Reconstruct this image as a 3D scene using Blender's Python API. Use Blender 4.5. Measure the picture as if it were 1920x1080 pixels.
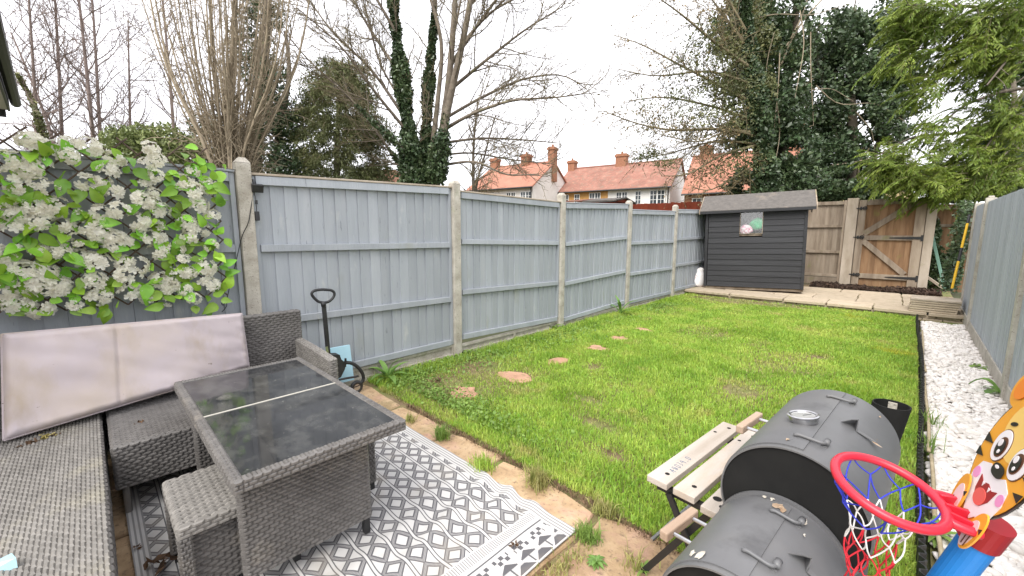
import bpy, bmesh, math, random
import numpy as np
from mathutils import Vector, Matrix, Euler
random.seed(7); np.random.seed(7)
RNG = np.random.default_rng(7)
SC = bpy.context.scene
COL = SC.collection
for o in list(bpy.data.objects): bpy.data.objects.remove(o)

# ------------------------------------------------------------------ camera
FPX, HY, VX, CAMH = 770.0, 434.0, 1717.0, 1.30
PIT = math.atan((540 - HY) / FPX)
CP, SP = math.cos(PIT), math.sin(PIT)
YAW = math.radians(44.2434)
CY, SY = math.cos(YAW), math.sin(YAW)
cam = bpy.data.cameras.new('camera'); camo = bpy.data.objects.new('camera', cam); COL.objects.link(camo)
cam.sensor_fit = 'HORIZONTAL'; cam.sensor_width = 36; cam.lens = FPX / 1920 * 36
cam.clip_start = 0.02; cam.clip_end = 3000
camo.location = (0, 0, CAMH); camo.rotation_euler = (math.pi / 2 - PIT, 0, YAW)
SC.camera = camo
# ------------------------------------------------------------------ sky, sun, exposure
SUN_EL, SUN_AZ = math.radians(52), math.radians(163)     # behind the camera, to its right
W = bpy.data.worlds.new('World'); SC.world = W; W.use_nodes = True
nt = W.node_tree; nt.nodes.clear()
def wn(t): return nt.nodes.new(t)
wo = wn('ShaderNodeOutputWorld'); bg = wn('ShaderNodeBackground'); bg.inputs[1].default_value = 0.1
sky = wn('ShaderNodeTexSky'); sky.sky_type = 'NISHITA'; sky.sun_disc = False
sky.sun_elevation = SUN_EL; sky.sun_rotation = SUN_AZ
tc = wn('ShaderNodeTexCoord'); mp = wn('ShaderNodeMapping'); mp.inputs['Scale'].default_value = (1.0, 1.0, 2.6)
ns = wn('ShaderNodeTexNoise'); ns.inputs['Scale'].default_value = 1.7; ns.inputs['Detail'].default_value = 5
cr = wn('ShaderNodeValToRGB')
cr.color_ramp.elements[0].position = 0.30; cr.color_ramp.elements[0].color = (5.6, 5.6, 5.95, 1)
cr.color_ramp.elements[1].position = 0.68; cr.color_ramp.elements[1].color = (7.0, 6.85, 7.0, 1)
mx = wn('ShaderNodeMix'); mx.data_type = 'RGBA'; mx.inputs[0].default_value = 0.93
nt.links.new(tc.outputs['Generated'], mp.inputs[0]); nt.links.new(mp.outputs[0], ns.inputs['Vector'])
nt.links.new(ns.outputs['Fac'], cr.inputs[0])
nt.links.new(sky.outputs[0], mx.inputs[6]); nt.links.new(cr.outputs[0], mx.inputs[7])
nt.links.new(mx.outputs[2], bg.inputs[0]); nt.links.new(bg.outputs[0], wo.inputs[0])
sl = bpy.data.lights.new('sun', 'SUN'); so = bpy.data.objects.new('sun', sl); COL.objects.link(so)
sl.energy = 1.5; sl.angle = math.radians(40); sl.color = (1.0, 0.965, 0.91)
sd = Vector((math.sin(SUN_AZ) * math.cos(SUN_EL), math.cos(SUN_AZ) * math.cos(SUN_EL), math.sin(SUN_EL)))
so.rotation_euler = sd.to_track_quat('Z', 'Y').to_euler(); so.location = sd * 30
SC.view_settings.view_transform = 'Standard'; SC.view_settings.look = 'None'
SC.view_settings.exposure = 1.56; SC.view_settings.gamma = 1.0
SC.view_settings.use_curve_mapping = False

# ------------------------------------------------------------------ where things stand (survey of the photograph)
def ray(px, py):
    x = px - 960; y = 540 - py
    f = FPX * CP + y * SP; u = y * CP - FPX * SP
    return np.array([x * CY - f * SY, x * SY + f * CY, u]), f
EYE = np.array([0, 0, CAMH])
def at_z(px, py, z=0.): d, f = ray(px, py); return EYE + d * ((z - CAMH) / d[2])
def at_x(px, py, X): d, f = ray(px, py); return EYE + d * (X / d[0])
def at_y(px, py, Y): d, f = ray(px, py); return EYE + d * (Y / d[1])
def P(px, py, dep): d, f = ray(px, py); return EYE + d * (dep / f)
def proj(p):
    X, Y, Z = p; r = X * CY + Y * SY; f = -X * SY + Y * CY; u = Z - CAMH
    zf = f * CP - u * SP; y = u * CP + f * SP
    return 960 + FPX * r / zf, 540 - FPX * y / zf
def V3(p): return np.array([float(a) for a in p])
RIGHT = np.array([CY, SY, 0]); FWD = np.array([-SY, CY, 0]); UPV = np.array([0, 0, 1.])

# ------------------------------------------------------------------ materials
MATS = {}
def mat(name, stops, scale=6., rough=.8, stretch=(1, 1, 1), detail=4., bump=0., bscale=None, bstretch=None, island=0., objrand=0.,
        metal=0., spec=.5, coat=0., transl=0., over=None, dist=0.01, hue=0.):
    """noise ramp between stops; per-piece and per-leaf value shift; optional second noise patches 'over'=(colour, scale, lo, hi)"""
    if name in MATS: return MATS[name]
    m = bpy.data.materials.new(name); m.use_nodes = True; n = m.node_tree.nodes; L = m.node_tree.links
    b = n['Principled BSDF']; out = n['Material Output']
    b.inputs['Roughness'].default_value = rough; b.inputs['Metallic'].default_value = metal
    b.inputs['Specular IOR Level'].default_value = spec
    if coat: b.inputs['Coat Weight'].default_value = coat; b.inputs['Coat Roughness'].default_value = .15
    tcn = n.new('ShaderNodeTexCoord'); oi = n.new('ShaderNodeObjectInfo')
    off = n.new('ShaderNodeVectorMath'); off.operation = 'MULTIPLY'; off.inputs[1].default_value = (17, 23, 31)
    cmb = n.new('ShaderNodeCombineXYZ')
    for i in range(3): L.new(oi.outputs['Random'], cmb.inputs[i])
    L.new(cmb.outputs[0], off.inputs[0])
    add = n.new('ShaderNodeVectorMath'); add.operation = 'ADD'
    L.new(tcn.outputs['Object'], add.inputs[0]); L.new(off.outputs[0], add.inputs[1])
    def noise(sc, st, det=4.):
        mpn = n.new('ShaderNodeMapping'); mpn.inputs['Scale'].default_value = st
        L.new(add.outputs[0], mpn.inputs[0])
        z = n.new('ShaderNodeTexNoise'); z.inputs['Scale'].default_value = sc; z.inputs['Detail'].default_value = det
        z.inputs['Roughness'].default_value = .6
        L.new(mpn.outputs[0], z.inputs['Vector']); return z
    nz = noise(scale, stretch, detail)
    rp = n.new('ShaderNodeValToRGB'); e = rp.color_ramp.elements
    while len(e) < len(stops): e.new(.5)
    for i, (p, c) in enumerate(stops): e[i].position = p; e[i].color = (*c, 1)
    L.new(nz.outputs['Fac'], rp.inputs[0]); colr = rp.outputs[0]
    for ov in (over or []):
        oc, osc, lo, hi = ov[:4]; ost = ov[4] if len(ov) > 4 else (1, 1, 1)
        z2 = noise(osc, ost, 6.); mr = n.new('ShaderNodeMapRange'); mr.inputs[1].default_value = lo; mr.inputs[2].default_value = hi
        L.new(z2.outputs['Fac'], mr.inputs[0]); mxn = n.new('ShaderNodeMix'); mxn.data_type = 'RGBA'
        L.new(mr.outputs[0], mxn.inputs[0]); L.new(colr, mxn.inputs[6]); mxn.inputs[7].default_value = (*oc, 1); colr = mxn.outputs[2]
    if island or objrand:
        hs = n.new('ShaderNodeHueSaturation'); mr = n.new('ShaderNodeMapRange')
        amt = island or objrand
        mr.inputs[3].default_value = 1 - amt; mr.inputs[4].default_value = 1 + amt
        if island:
            g = n.new('ShaderNodeNewGeometry'); src = g.outputs['Random Per Island']
        else: src = oi.outputs['Random']
        L.new(src, mr.inputs[0]); L.new(mr.outputs[0], hs.inputs['Value']); L.new(colr, hs.inputs['Color'])
        if hue:
            mh = n.new('ShaderNodeMapRange'); mh.inputs[3].default_value = .5 - hue; mh.inputs[4].default_value = .5 + hue
            fr = n.new('ShaderNodeMath'); fr.operation = 'FRACT'; ml = n.new('ShaderNodeMath'); ml.operation = 'MULTIPLY'; ml.inputs[1].default_value = 7.31
            L.new(src, ml.inputs[0]); L.new(ml.outputs[0], fr.inputs[0]); L.new(fr.outputs[0], mh.inputs[0]); L.new(mh.outputs[0], hs.inputs['Hue'])
        colr = hs.outputs[0]
    L.new(colr, b.inputs['Base Color'])
    if bump:
        bz = noise(bscale or scale * 4, bstretch or stretch, 5.); bn = n.new('ShaderNodeBump')
        bn.inputs['Strength'].default_value = bump; bn.inputs['Distance'].default_value = dist
        L.new(bz.outputs['Fac'], bn.inputs['Height']); L.new(bn.outputs[0], b.inputs['Normal'])
    if transl:
        tr = n.new('ShaderNodeBsdfTranslucent'); ms = n.new('ShaderNodeMixShader'); ms.inputs[0].default_value = transl
        L.new(colr, tr.inputs[0]); L.new(b.outputs[0], ms.inputs[1]); L.new(tr.outputs[0], ms.inputs[2]); L.new(ms.outputs[0], out.inputs[0])
    MATS[name] = m; return m
def flat(name, c, rough=.5, metal=0., **k):
    return mat(name, [(.3, tuple(a * .9 for a in c)), (.7, tuple(min(1, a * 1.06) for a in c))], rough=rough, metal=metal, **k)

M_PAINT = mat('blue_grey_fence_paint', [(.25, (.30, .325, .355)), (.55, (.355, .38, .41)), (.8, (.41, .43, .455))], scale=7, stretch=(1, 1, .12), rough=.75,
              bump=.5, bscale=60, bstretch=(1, 1, .08), objrand=.09, over=[((.47, .48, .47), 9., .62, .80, (1, 1, .4)), ((.20, .215, .235), 34., .655, .74, (1, 1, .22)), ((.27, .28, .22), 2.0, .62, .8, (1, 1, .5))])
M_PAINT_F = mat('blue_grey_fence_paint_weathered', [(.25, (.33, .36, .395)), (.55, (.385, .415, .45)), (.8, (.43, .455, .48))], scale=6, stretch=(1, 1, .1), rough=.8,
              bump=.5, bscale=50, bstretch=(1, 1, .08), objrand=.07, over=[((.42, .43, .43), 8., .62, .78, (1, 1, .12))])
M_CONC = mat('concrete_aggregate', [(.3, (.33, .30, .25)), (.55, (.46, .43, .37)), (.75, (.55, .52, .46))], scale=9, rough=.9, bump=.6, bscale=90,
             over=[((.16, .14, .12), 75., .60, .68), ((.28, .29, .19), 5., .6, .78)])
M_WOOD_OLD = mat('weathered_timber', [(.28, (.155, .115, .08)), (.5, (.265, .21, .155)), (.75, (.37, .31, .24))], scale=9, stretch=(1, 1, .12), rough=.85,
                 bump=.5, bscale=50, bstretch=(1, 1, .08), objrand=.15, over=[((.22, .21, .09), 4., .60, .80), ((.10, .06, .04), 14., .70, .76)])
M_WOOD_OR = mat('orange_brown_timber', [(.28, (.14, .076, .037)), (.5, (.26, .15, .077)), (.75, (.36, .23, .128))], scale=9, stretch=(1, 1, .12), rough=.85,
                bump=.5, bscale=50, bstretch=(1, 1, .08), objrand=.16, over=[((.24, .22, .06), 3., .62, .80), ((.08, .045, .03), 16., .69, .74)])
M_WOOD_PALE = mat('grey_pale_timber', [(.25, (.30, .245, .18)), (.5, (.42, .355, .28)), (.8, (.52, .45, .37))], scale=9, stretch=(.6, .6, .2), rough=.85,
                  bump=.4, bscale=50, objrand=.1, over=[((.26, .25, .14), 4., .62, .8)])
M_SHED = mat('charcoal_shed_paint', [(.25, (.013, .0132, .0155)), (.6, (.022, .0225, .026)), (.85, (.036, .0365, .040))], scale=5, stretch=(.15, 1, 1), rough=.62,
             bump=.4, bscale=40, bstretch=(.1, 1, 1), objrand=.14, over=[((.085, .083, .083), 22., .66, .80, (.3, 1, 1))])
M_FELT = mat('roofing_felt', [(.3, (.095, .087, .08)), (.7, (.145, .132, .12))], scale=14, rough=.95, bump=.5, bscale=220, over=[((.24, .20, .16), 3., .6, .8)])
M_SAND = mat('sandstone_slab', [(.28, (.28, .18, .10)), (.5, (.41, .285, .165)), (.72, (.51, .375, .24))], scale=9, rough=.9, bump=.6, bscale=70, objrand=.09,
             over=[((.20, .14, .085), 45., .55, .68), ((.44, .26, .205), 3.0, .52, .68), ((.19, .17, .075), 2.2, .62, .78)])
M_TERR = mat('grey_buff_slab', [(.25, (.33, .27, .19)), (.5, (.45, .37, .27)), (.78, (.53, .45, .34))], scale=6, rough=.9, bump=.5, bscale=60, objrand=.1,
             over=[((.24, .20, .12), 6., .55, .75)])
M_SOIL = mat('garden_soil', [(.3, (.13, .09, .05)), (.6, (.22, .16, .09)), (.85, (.30, .23, .13))], scale=12, rough=1., bump=.8, bscale=60,
             over=[((.15, .19, .045), 2.2, .42, .62)])
M_MULCH = mat('dark_mulch', [(.3, (.03, .02, .015)), (.7, (.10, .06, .04))], scale=30, rough=1., island=.4)
M_GRASS = mat('lawn_grass', [(.34, (.265, .43, .055)), (.5, (.38, .545, .085)), (.66, (.52, .61, .14))], scale=2.6, rough=.55, island=.28, transl=.45, hue=.018,
              over=[((.52, .48, .17), 3.6, .58, .72), ((.25, .41, .04), 1.3, .55, .68), ((.56, .55, .06), 1.9, .64, .76)])
M_GRASSD = mat('dry_grass', [(.3, (.24, .28, .07)), (.6, (.40, .38, .14)), (.8, (.44, .36, .18))], scale=20, rough=.6, island=.3, transl=.3)
M_WEED = mat('weed_leaf', [(.3, (.14, .25, .045)), (.7, (.25, .37, .08))], scale=14, rough=.55, island=.25, transl=.3)
M_PEB = mat('white_pebble', [(.3, (.60, .56, .51)), (.5, (.74, .70, .66)), (.8, (.83, .80, .77))], scale=9, rough=.7, island=.12, hue=.01,
            over=[((.62, .48, .38), 7., .66, .78)])
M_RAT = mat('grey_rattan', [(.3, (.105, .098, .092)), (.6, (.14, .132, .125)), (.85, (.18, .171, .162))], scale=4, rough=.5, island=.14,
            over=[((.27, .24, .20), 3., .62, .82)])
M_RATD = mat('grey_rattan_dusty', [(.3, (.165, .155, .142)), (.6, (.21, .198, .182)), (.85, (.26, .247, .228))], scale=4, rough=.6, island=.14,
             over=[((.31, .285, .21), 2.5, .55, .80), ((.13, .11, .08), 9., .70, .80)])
M_BLACKMET = flat('black_metal', (.018, .018, .019), rough=.45)
M_RUBBER = mat('black_plastic', [(.3, (.012, .012, .013)), (.7, (.03, .03, .032))], scale=20, rough=.42)
M_STEEL = mat('brushed_steel', [(.3, (.45, .45, .46)), (.7, (.62, .62, .63))], scale=40, rough=.28, metal=1.)
M_BARK = mat('grey_brown_bark', [(.3, (.115, .092, .07)), (.6, (.19, .158, .122)), (.8, (.26, .225, .17))], scale=5, rough=.95, island=.12, bump=.6, bscale=14, dist=.03,
             over=[((.16, .17, .07), 2.2, .58, .76)])
M_BARKP = mat('pale_tan_stems', [(.3, (.22, .175, .12)), (.6, (.33, .275, .195)), (.8, (.42, .36, .27))], scale=4, rough=.95, island=.22)
M_BARKV = mat('purple_brown_twigs', [(.3, (.16, .12, .105)), (.7, (.26, .205, .185))], scale=4, rough=.95, island=.2)
M_BARKO = mat('olive_mossy_twigs', [(.3, (.14, .115, .065)), (.7, (.24, .20, .12))], scale=4, rough=.95, island=.22)
M_IVY = mat('ivy_leaf', [(.3, (.040, .068, .032)), (.55, (.075, .115, .050)), (.8, (.15, .20, .085))], scale=1.6, rough=.38, island=.35, transl=.12, hue=.02)
M_IVYO = mat('olive_ivy_leaf', [(.3, (.085, .10, .035)), (.6, (.16, .17, .065)), (.8, (.25, .24, .10))], scale=1.4, rough=.5, island=.35, transl=.2, hue=.02)
M_YEW = mat('yew_foliage', [(.3, (.095, .115, .045)), (.6, (.18, .20, .078)), (.8, (.30, .30, .125))], scale=1.2, rough=.6, island=.35, transl=.15)
M_CONI = mat('conifer_spray', [(.3, (.10, .16, .02)), (.55, (.19, .26, .036)), (.8, (.31, .37, .06))], scale=1.5, rough=.55, island=.30, transl=.25, hue=.015)
M_HEDGE = mat('variegated_hedge', [(.3, (.12, .16, .05)), (.6, (.23, .27, .10)), (.8, (.36, .37, .19))], scale=3, rough=.5, island=.35, transl=.2)
M_BUD = mat('brown_bud_leaf', [(.3, (.20, .14, .07)), (.7, (.34, .26, .13))], scale=4, rough=.8, island=.35, transl=.2)
M_ROOFT = mat('red_clay_tiles', [(.3, (.20, .095, .07)), (.55, (.28, .13, .095)), (.8, (.36, .20, .15))], scale=1.5, rough=.9, bump=.4, bscale=9, bstretch=(1, 1, 1),
              over=[((.22, .15, .11), 3.5, .50, .70), ((.50, .24, .15), 6., .60, .72)])
M_ROOFO = mat('orange_clay_tiles', [(.3, (.31, .135, .09)), (.55, (.37, .165, .11)), (.8, (.43, .21, .145))], scale=1.2, rough=.9, bump=.4, bscale=9)
M_WALLW = mat('white_render', [(.3, (.72, .70, .67)), (.7, (.80, .785, .755))], scale=2, rough=.9)
M_WALLC = mat('pale_cream_render', [(.3, (.66, .62, .58)), (.7, (.76, .72, .68))], scale=2, rough=.9)
M_BRICKO = mat('orange_brick', [(.3, (.46, .24, .075)), (.7, (.58, .33, .115))], scale=8, rough=.9)
M_BRICKR = mat('red_brick', [(.3, (.24, .105, .06)), (.7, (.36, .175, .10))], scale=9, rough=.9, over=[((.16, .10, .07), 14., .6, .7)])
M_BRICKY = mat('yellow_brick', [(.3, (.55, .42, .22)), (.7, (.68, .54, .31))], scale=8, rough=.9)
M_WHITE = flat('white_paint', (.78, .78, .76), rough=.5)
M_PANE = flat('window_glass', (.05, .06, .07), rough=.08)
M_REDF = mat('red_stained_timber', [(.3, (.26, .045, .02)), (.7, (.36, .075, .035))], scale=6, stretch=(1, 1, .1), rough=.8, objrand=.12)

# ------------------------------------------------------------------ mesh helpers
def link(o): COL.objects.link(o); return o
def np_mesh(name, verts, faces, m=None, smooth=False):
    """verts Nx3, faces: ndarray (F,k) or list of such"""
    if isinstance(faces, np.ndarray): faces = [faces]
    me = bpy.data.meshes.new(name); verts = np.asarray(verts, dtype=np.float32)
    me.vertices.add(len(verts)); me.vertices.foreach_set('co', verts.ravel())
    loops = np.concatenate([f.ravel() for f in faces]).astype(np.int32)
    sizes = np.concatenate([np.full(len(f), f.shape[1], np.int32) for f in faces])
    starts = np.concatenate([[0], np.cumsum(sizes)[:-1]]).astype(np.int32)
    me.loops.add(len(loops)); me.loops.foreach_set('vertex_index', loops)
    me.polygons.add(len(sizes)); me.polygons.foreach_set('loop_start', starts); me.polygons.foreach_set('loop_total', sizes)
    if smooth: me.polygons.foreach_set('use_smooth', np.ones(len(sizes), dtype=bool))
    me.update(calc_edges=True)
    if m: me.materials.append(m)
    return me
def obj(name, me, parent=None, loc=None, rot=None):
    o = bpy.data.objects.new(name, me); link(o)
    if parent is not None: o.parent = parent
    if loc is not None: o.location = loc
    if rot is not None: o.rotation_euler = rot
    return o
def tag(o, label=None, cat=None, group=None, kind=None):
    if label: o['label'] = label
    if cat: o['category'] = cat
    if group: o['group'] = group
    if kind: o['kind'] = kind
    return o
def empty(name, loc=(0, 0, 0), rz=0., rot=None):
    o = bpy.data.objects.new(name, None); link(o); o.location = loc
    o.rotation_euler = rot if rot is not None else (0, 0, rz); o.empty_display_size = .1
    return o
def copy_tree(o, parent=None):
    c = o.copy(); COL.objects.link(c)
    if parent is not None: c.parent = parent
    for ch in list(o.children): copy_tree(ch, c)
    return c
class MB:
    def __init__(s): s.v = []; s.f = []; s.n = 0
    def add(s, v, f):
        v = np.asarray(v, float); s.v.append(v); s.f += [tuple(int(i) + s.n for i in q) for q in f]; s.n += len(v); return s
    def hexa(s, p):
        """8 corners: bottom 4 ccw, top 4 ccw"""
        return s.add(p, [(3, 2, 1, 0), (4, 5, 6, 7), (0, 1, 5, 4), (1, 2, 6, 5), (2, 3, 7, 6), (3, 0, 4, 7)])
    def box(s, lo, hi, bev=0.):
        lo = np.array(lo, float); hi = np.array(hi, float)
        x0, y0, z0 = lo; x1, y1, z1 = hi
        if not bev:
            return s.hexa([(x0, y0, z0), (x1, y0, z0), (x1, y1, z0), (x0, y1, z0), (x0, y0, z1), (x1, y0, z1), (x1, y1, z1), (x0, y1, z1)])
        bm = bmesh.new(); bmesh.ops.create_cube(bm, size=1)
        for v in bm.verts: v.co = Vector([(lo[i] + hi[i]) / 2 + v.co[i] * (hi[i] - lo[i]) for i in range(3)])
        bmesh.ops.bevel(bm, geom=bm.edges[:], offset=bev, segments=2, affect='EDGES', profile=.5)
        bm.verts.index_update()
        s.add([v.co[:] for v in bm.verts], [[v.index for v in f.verts] for f in bm.faces]); bm.free(); return s
    def beam(s, a, b, w, h, up=(0, 0, 1), bev=0.):
        """bar from a to b, w across, h along up"""
        a = V3(a); b = V3(b); d = b - a; L = np.linalg.norm(d); d /= L; up = V3(up); sd = np.cross(d, up); sd /= np.linalg.norm(sd); u = np.cross(sd, d)
        k = MB(); k.box((0, -w / 2, -h / 2), (L, w / 2, h / 2), bev)
        v = np.concatenate(k.v); return s.add(a + v[:, :1] * d + v[:, 1:2] * sd + v[:, 2:3] * u, k.f)
    def tube(s, pts, r, n=8, cap=True):
        pts = np.asarray(pts, float); m = len(pts); r = np.full(m, r) if np.isscalar(r) else np.asarray(r, float)
        t = np.gradient(pts, axis=0); t /= np.linalg.norm(t, axis=1)[:, None] + 1e-12
        ref = np.array([0, 0, 1.]) if abs(t[0][2]) < .9 else np.array([1., 0, 0])
        vs = []; a = np.linspace(0, 2 * math.pi, n, endpoint=False)
        u = np.cross(t[0], ref); u /= np.linalg.norm(u)
        for i in range(m):
            u = u - t[i] * np.dot(u, t[i]); u /= np.linalg.norm(u) + 1e-12; w = np.cross(t[i], u)
            vs.append(pts[i] + r[i] * (np.cos(a)[:, None] * u + np.sin(a)[:, None] * w))
        f = [(i * n + j, i * n + (j + 1) % n, (i + 1) * n + (j + 1) % n, (i + 1) * n + j) for i in range(m - 1) for j in range(n)]
        if cap: f += [tuple(range(n - 1, -1, -1)), tuple((m - 1) * n + j for j in range(n))]
        return s.add(np.concatenate(vs), f)
    def ring(s, c, u, v, r, tr, n=40, k=8):
        c = V3(c); u = V3(u); v = V3(v); w = np.cross(u, v); vs = []
        for i in range(n):
            a = 2 * math.pi * i / n; d = u * math.cos(a) + v * math.sin(a)
            for j in range(k):
                b = 2 * math.pi * j / k; vs.append(c + d * (r + tr * math.cos(b)) + w * tr * math.sin(b))
        return s.add(vs, [(i * k + j, ((i + 1) % n) * k + j, ((i + 1) % n) * k + (j + 1) % k, i * k + (j + 1) % k) for i in range(n) for j in range(k)])
    def lathe(s, prof, n=32, M=None, cap=True):
        vs = []; a = np.linspace(0, 2 * math.pi, n, endpoint=False)
        for r, z in prof: vs += [(r * math.cos(q), r * math.sin(q), z) for q in a]
        m = len(prof); f = [(i * n + j, i * n + (j + 1) % n, (i + 1) * n + (j + 1) % n, (i + 1) * n + j) for i in range(m - 1) for j in range(n)]
        if cap: f += [tuple(range(n - 1, -1, -1)), tuple((m - 1) * n + j for j in range(n))]
        vs = np.array(vs)
        if M is not None: vs = M(vs)
        return s.add(vs, f)
    def prism(s, poly, O, u, v, w):
        """2-D outline extruded along w"""
        O = V3(O); u = V3(u); v = V3(v); w = V3(w); n = len(poly)
        b = [O + u * p[0] + v * p[1] for p in poly]; t = [q + w for q in b]
        return s.add(b + t, [tuple(range(n - 1, -1, -1)), tuple(range(n, 2 * n))] + [(i, (i + 1) % n, n + (i + 1) % n, n + i) for i in range(n)])
    def weave(s, O, U, V, cw=.026, ch=.0105, h=.004):
        cw *= 1.25; ch *= 1.25; h *= 1.6
        """interlaced flat strands: one raised pillow per visible crossing; U is along the strands"""
        O = V3(O); U = V3(U); V = V3(V); lu = np.linalg.norm(U); lv = np.linalg.norm(V); eu = U / lu; ev = V / lv; N = np.cross(eu, ev)
        nv = max(1, round(lv / ch)); nu = max(1, round(lu / cw)); ch = lv / nv; cw = lu / nu
        a0 = []; a1 = []; b0 = []
        for j in range(nv):
            if j % 2 == 0: e = np.arange(nu + 1) * cw
            else: e = np.concatenate([[0], (np.arange(nu) + .5) * cw, [lu]])
            a0.append(e[:-1]); a1.append(e[1:]); b0.append(np.full(len(e) - 1, j * ch))
        a0 = np.concatenate(a0); a1 = np.concatenate(a1); b0 = np.concatenate(b0); b1 = b0 + ch; n = len(a0)
        ia = np.minimum(.22 * cw, (a1 - a0) * .3); ib = .26 * ch; jt = RNG.normal(0, .0006, n)
        def pt(a, b, z): return O + a[:, None] * eu + b[:, None] * ev + (np.zeros(n) + z)[:, None] * N
        vs = np.stack([pt(a0, b0, 0), pt(a1, b0, 0), pt(a1, b1, 0), pt(a0, b1, 0), pt(a0 + ia, b0 + ib, h + jt), pt(a1 - ia, b0 + ib, h + jt), pt(a1 - ia, b1 - ib, h + jt), pt(a0 + ia, b1 - ib, h + jt)], 1).reshape(-1, 3)
        q = np.array([(4, 5, 6, 7), (0, 1, 5, 4), (1, 2, 6, 5), (2, 3, 7, 6), (3, 0, 4, 7)])
        f = (np.arange(n)[:, None, None] * 8 + q[None]).reshape(-1, 4)
        return s.add(vs, f.tolist())
    def weave_box(s, lo, hi, faces='xXyYZ', cw=.026, ch=.0105, h=.004):
        x0, y0, z0 = lo; x1, y1, z1 = hi; dx, dy, dz = x1 - x0, y1 - y0, z1 - z0
        if 'X' in faces: s.weave((x1, y0, z0), (0, dy, 0), (0, 0, dz), cw, ch, h)
        if 'x' in faces: s.weave((x0, y1, z0), (0, -dy, 0), (0, 0, dz), cw, ch, h)
        if 'Y' in faces: s.weave((x1, y1, z0), (-dx, 0, 0), (0, 0, dz), cw, ch, h)
        if 'y' in faces: s.weave((x0, y0, z0), (dx, 0, 0), (0, 0, dz), cw, ch, h)
        if 'Z' in faces: s.weave((x0, y0, z1), (dx, 0, 0), (0, dy, 0), cw, ch, h)
        if 'W' in faces: s.weave((x1, y0, z1), (0, dy, 0), (-dx, 0, 0), cw, ch, h)   # top, strands along y
        if 'z' in faces: s.add([(x0, y0, z0), (x0, y1, z0), (x1, y1, z0), (x1, y0, z0)], [(0, 1, 2, 3)])
        return s
    def mesh(s, name, m, smooth=False):
        me = bpy.data.meshes.new(name); me.from_pydata(np.concatenate(s.v).tolist(), [], s.f); me.update()
        if m: me.materials.append(m)
        if smooth: me.polygons.foreach_set('use_smooth', [True] * len(me.polygons))
        return me
    def build(s, name, m, parent=None, smooth=False, loc=None, rot=None): return obj(name, s.mesh(name, m, smooth), parent, loc, rot)
def autosmooth(o, ang=40):
    me = o.data; me.polygons.foreach_set('use_smooth', [True] * len(me.polygons))
    try: me.set_sharp_from_angle(angle=math.radians(ang))
    except Exception: pass
    return o
def vnoise(x, y, seed=0, n=64):
    g = np.random.default_rng(seed).random((n, n)); xi = np.floor(x).astype(int); yi = np.floor(y).astype(int); fx = x - xi; fy = y - yi
    fx = fx * fx * (3 - 2 * fx); fy = fy * fy * (3 - 2 * fy); a = g[xi % n, yi % n]; b = g[(xi + 1) % n, yi % n]; c = g[xi % n, (yi + 1) % n]; d = g[(xi + 1) % n, (yi + 1) % n]
    return (a * (1 - fx) + b * fx) * (1 - fy) + (c * (1 - fx) + d * fx) * fy
def tubes_np(polys, sides, name, m):
    """many tapered branches: list of (pts Nx3, radii N) -> one mesh"""
    groups = {}
    for p, r in polys: groups.setdefault(len(p), []).append((p, r))
    VV = []; FF = []; base = 0
    for n, g in groups.items():
        pts = np.array([q[0] for q in g]); rad = np.array([q[1] for q in g]); B = len(g)
        t = np.gradient(pts, axis=1); t /= np.linalg.norm(t, axis=2, keepdims=True) + 1e-9
        ref = np.array([.31, .57, .76]); u = np.cross(t, ref); u /= np.linalg.norm(u, axis=2, keepdims=True) + 1e-9; w = np.cross(t, u)
        a = np.linspace(0, 2 * math.pi, sides, endpoint=False)
        vs = pts[:, :, None] + rad[:, :, None, None] * (np.cos(a)[None, None, :, None] * u[:, :, None] + np.sin(a)[None, None, :, None] * w[:, :, None])
        VV.append(vs.reshape(-1, 3)); i = np.arange(n - 1)[:, None]; j = np.arange(sides)[None]
        q = np.stack([i * sides + j, i * sides + (j + 1) % sides, (i + 1) * sides + (j + 1) % sides, (i + 1) * sides + j], -1).reshape(-1, 4)
        FF.append((base + (np.arange(B) * n * sides)[:, None, None] + q[None]).reshape(-1, 4)); base += B * n * sides
    return np_mesh(name, np.concatenate(VV), FF, m, True)
STUFFN = ('twigs', 'ivy', 'foliage', 'buds', 'young_leaves', 'sprays', 'old_foliage', 'branches', 'bare_stems', 'stems', 'leaves')
def leaf_mesh(name, C, size, m, nrm=None, aspect=.6, droop=None, jitter=.35):
    """one folded diamond leaf (two triangles) at every point of C"""
    n = len(C); d = RNG.normal(size=(n, 3))
    if droop is not None: d = d * (1 - droop) + np.array([0, 0, -1.]) * droop * 1.6
    d /= np.linalg.norm(d, axis=1)[:, None]
    r = RNG.normal(size=(n, 3)) if nrm is None else nrm + RNG.normal(0, .6, (n, 3))
    sdv = np.cross(d, r); sdv /= np.linalg.norm(sdv, axis=1)[:, None] + 1e-9
    s = size * (1 + RNG.normal(0, jitter, n)).clip(.4, 2); k = s[:, None]
    up = np.cross(sdv, d)
    v = np.stack([C - d * k * .5, C + sdv * k * aspect * .5 + up * k * .1, C + d * k * .5, C - sdv * k * aspect * .5 + up * k * .1], 1).reshape(-1, 3)
    b = np.arange(n)[:, None] * 4
    return np_mesh(name, v, [np.concatenate([b + np.array([[0, 1, 2]]), b + np.array([[0, 2, 3]])])], m)
def ell_points(n, c, r, shell=.55):
    d = RNG.normal(size=(n, 3)); d /= np.linalg.norm(d, axis=1)[:, None]
    q = shell + (1 - shell) * RNG.random(n); return V3(c) + d * q[:, None] * np.asarray(r), d

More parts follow.
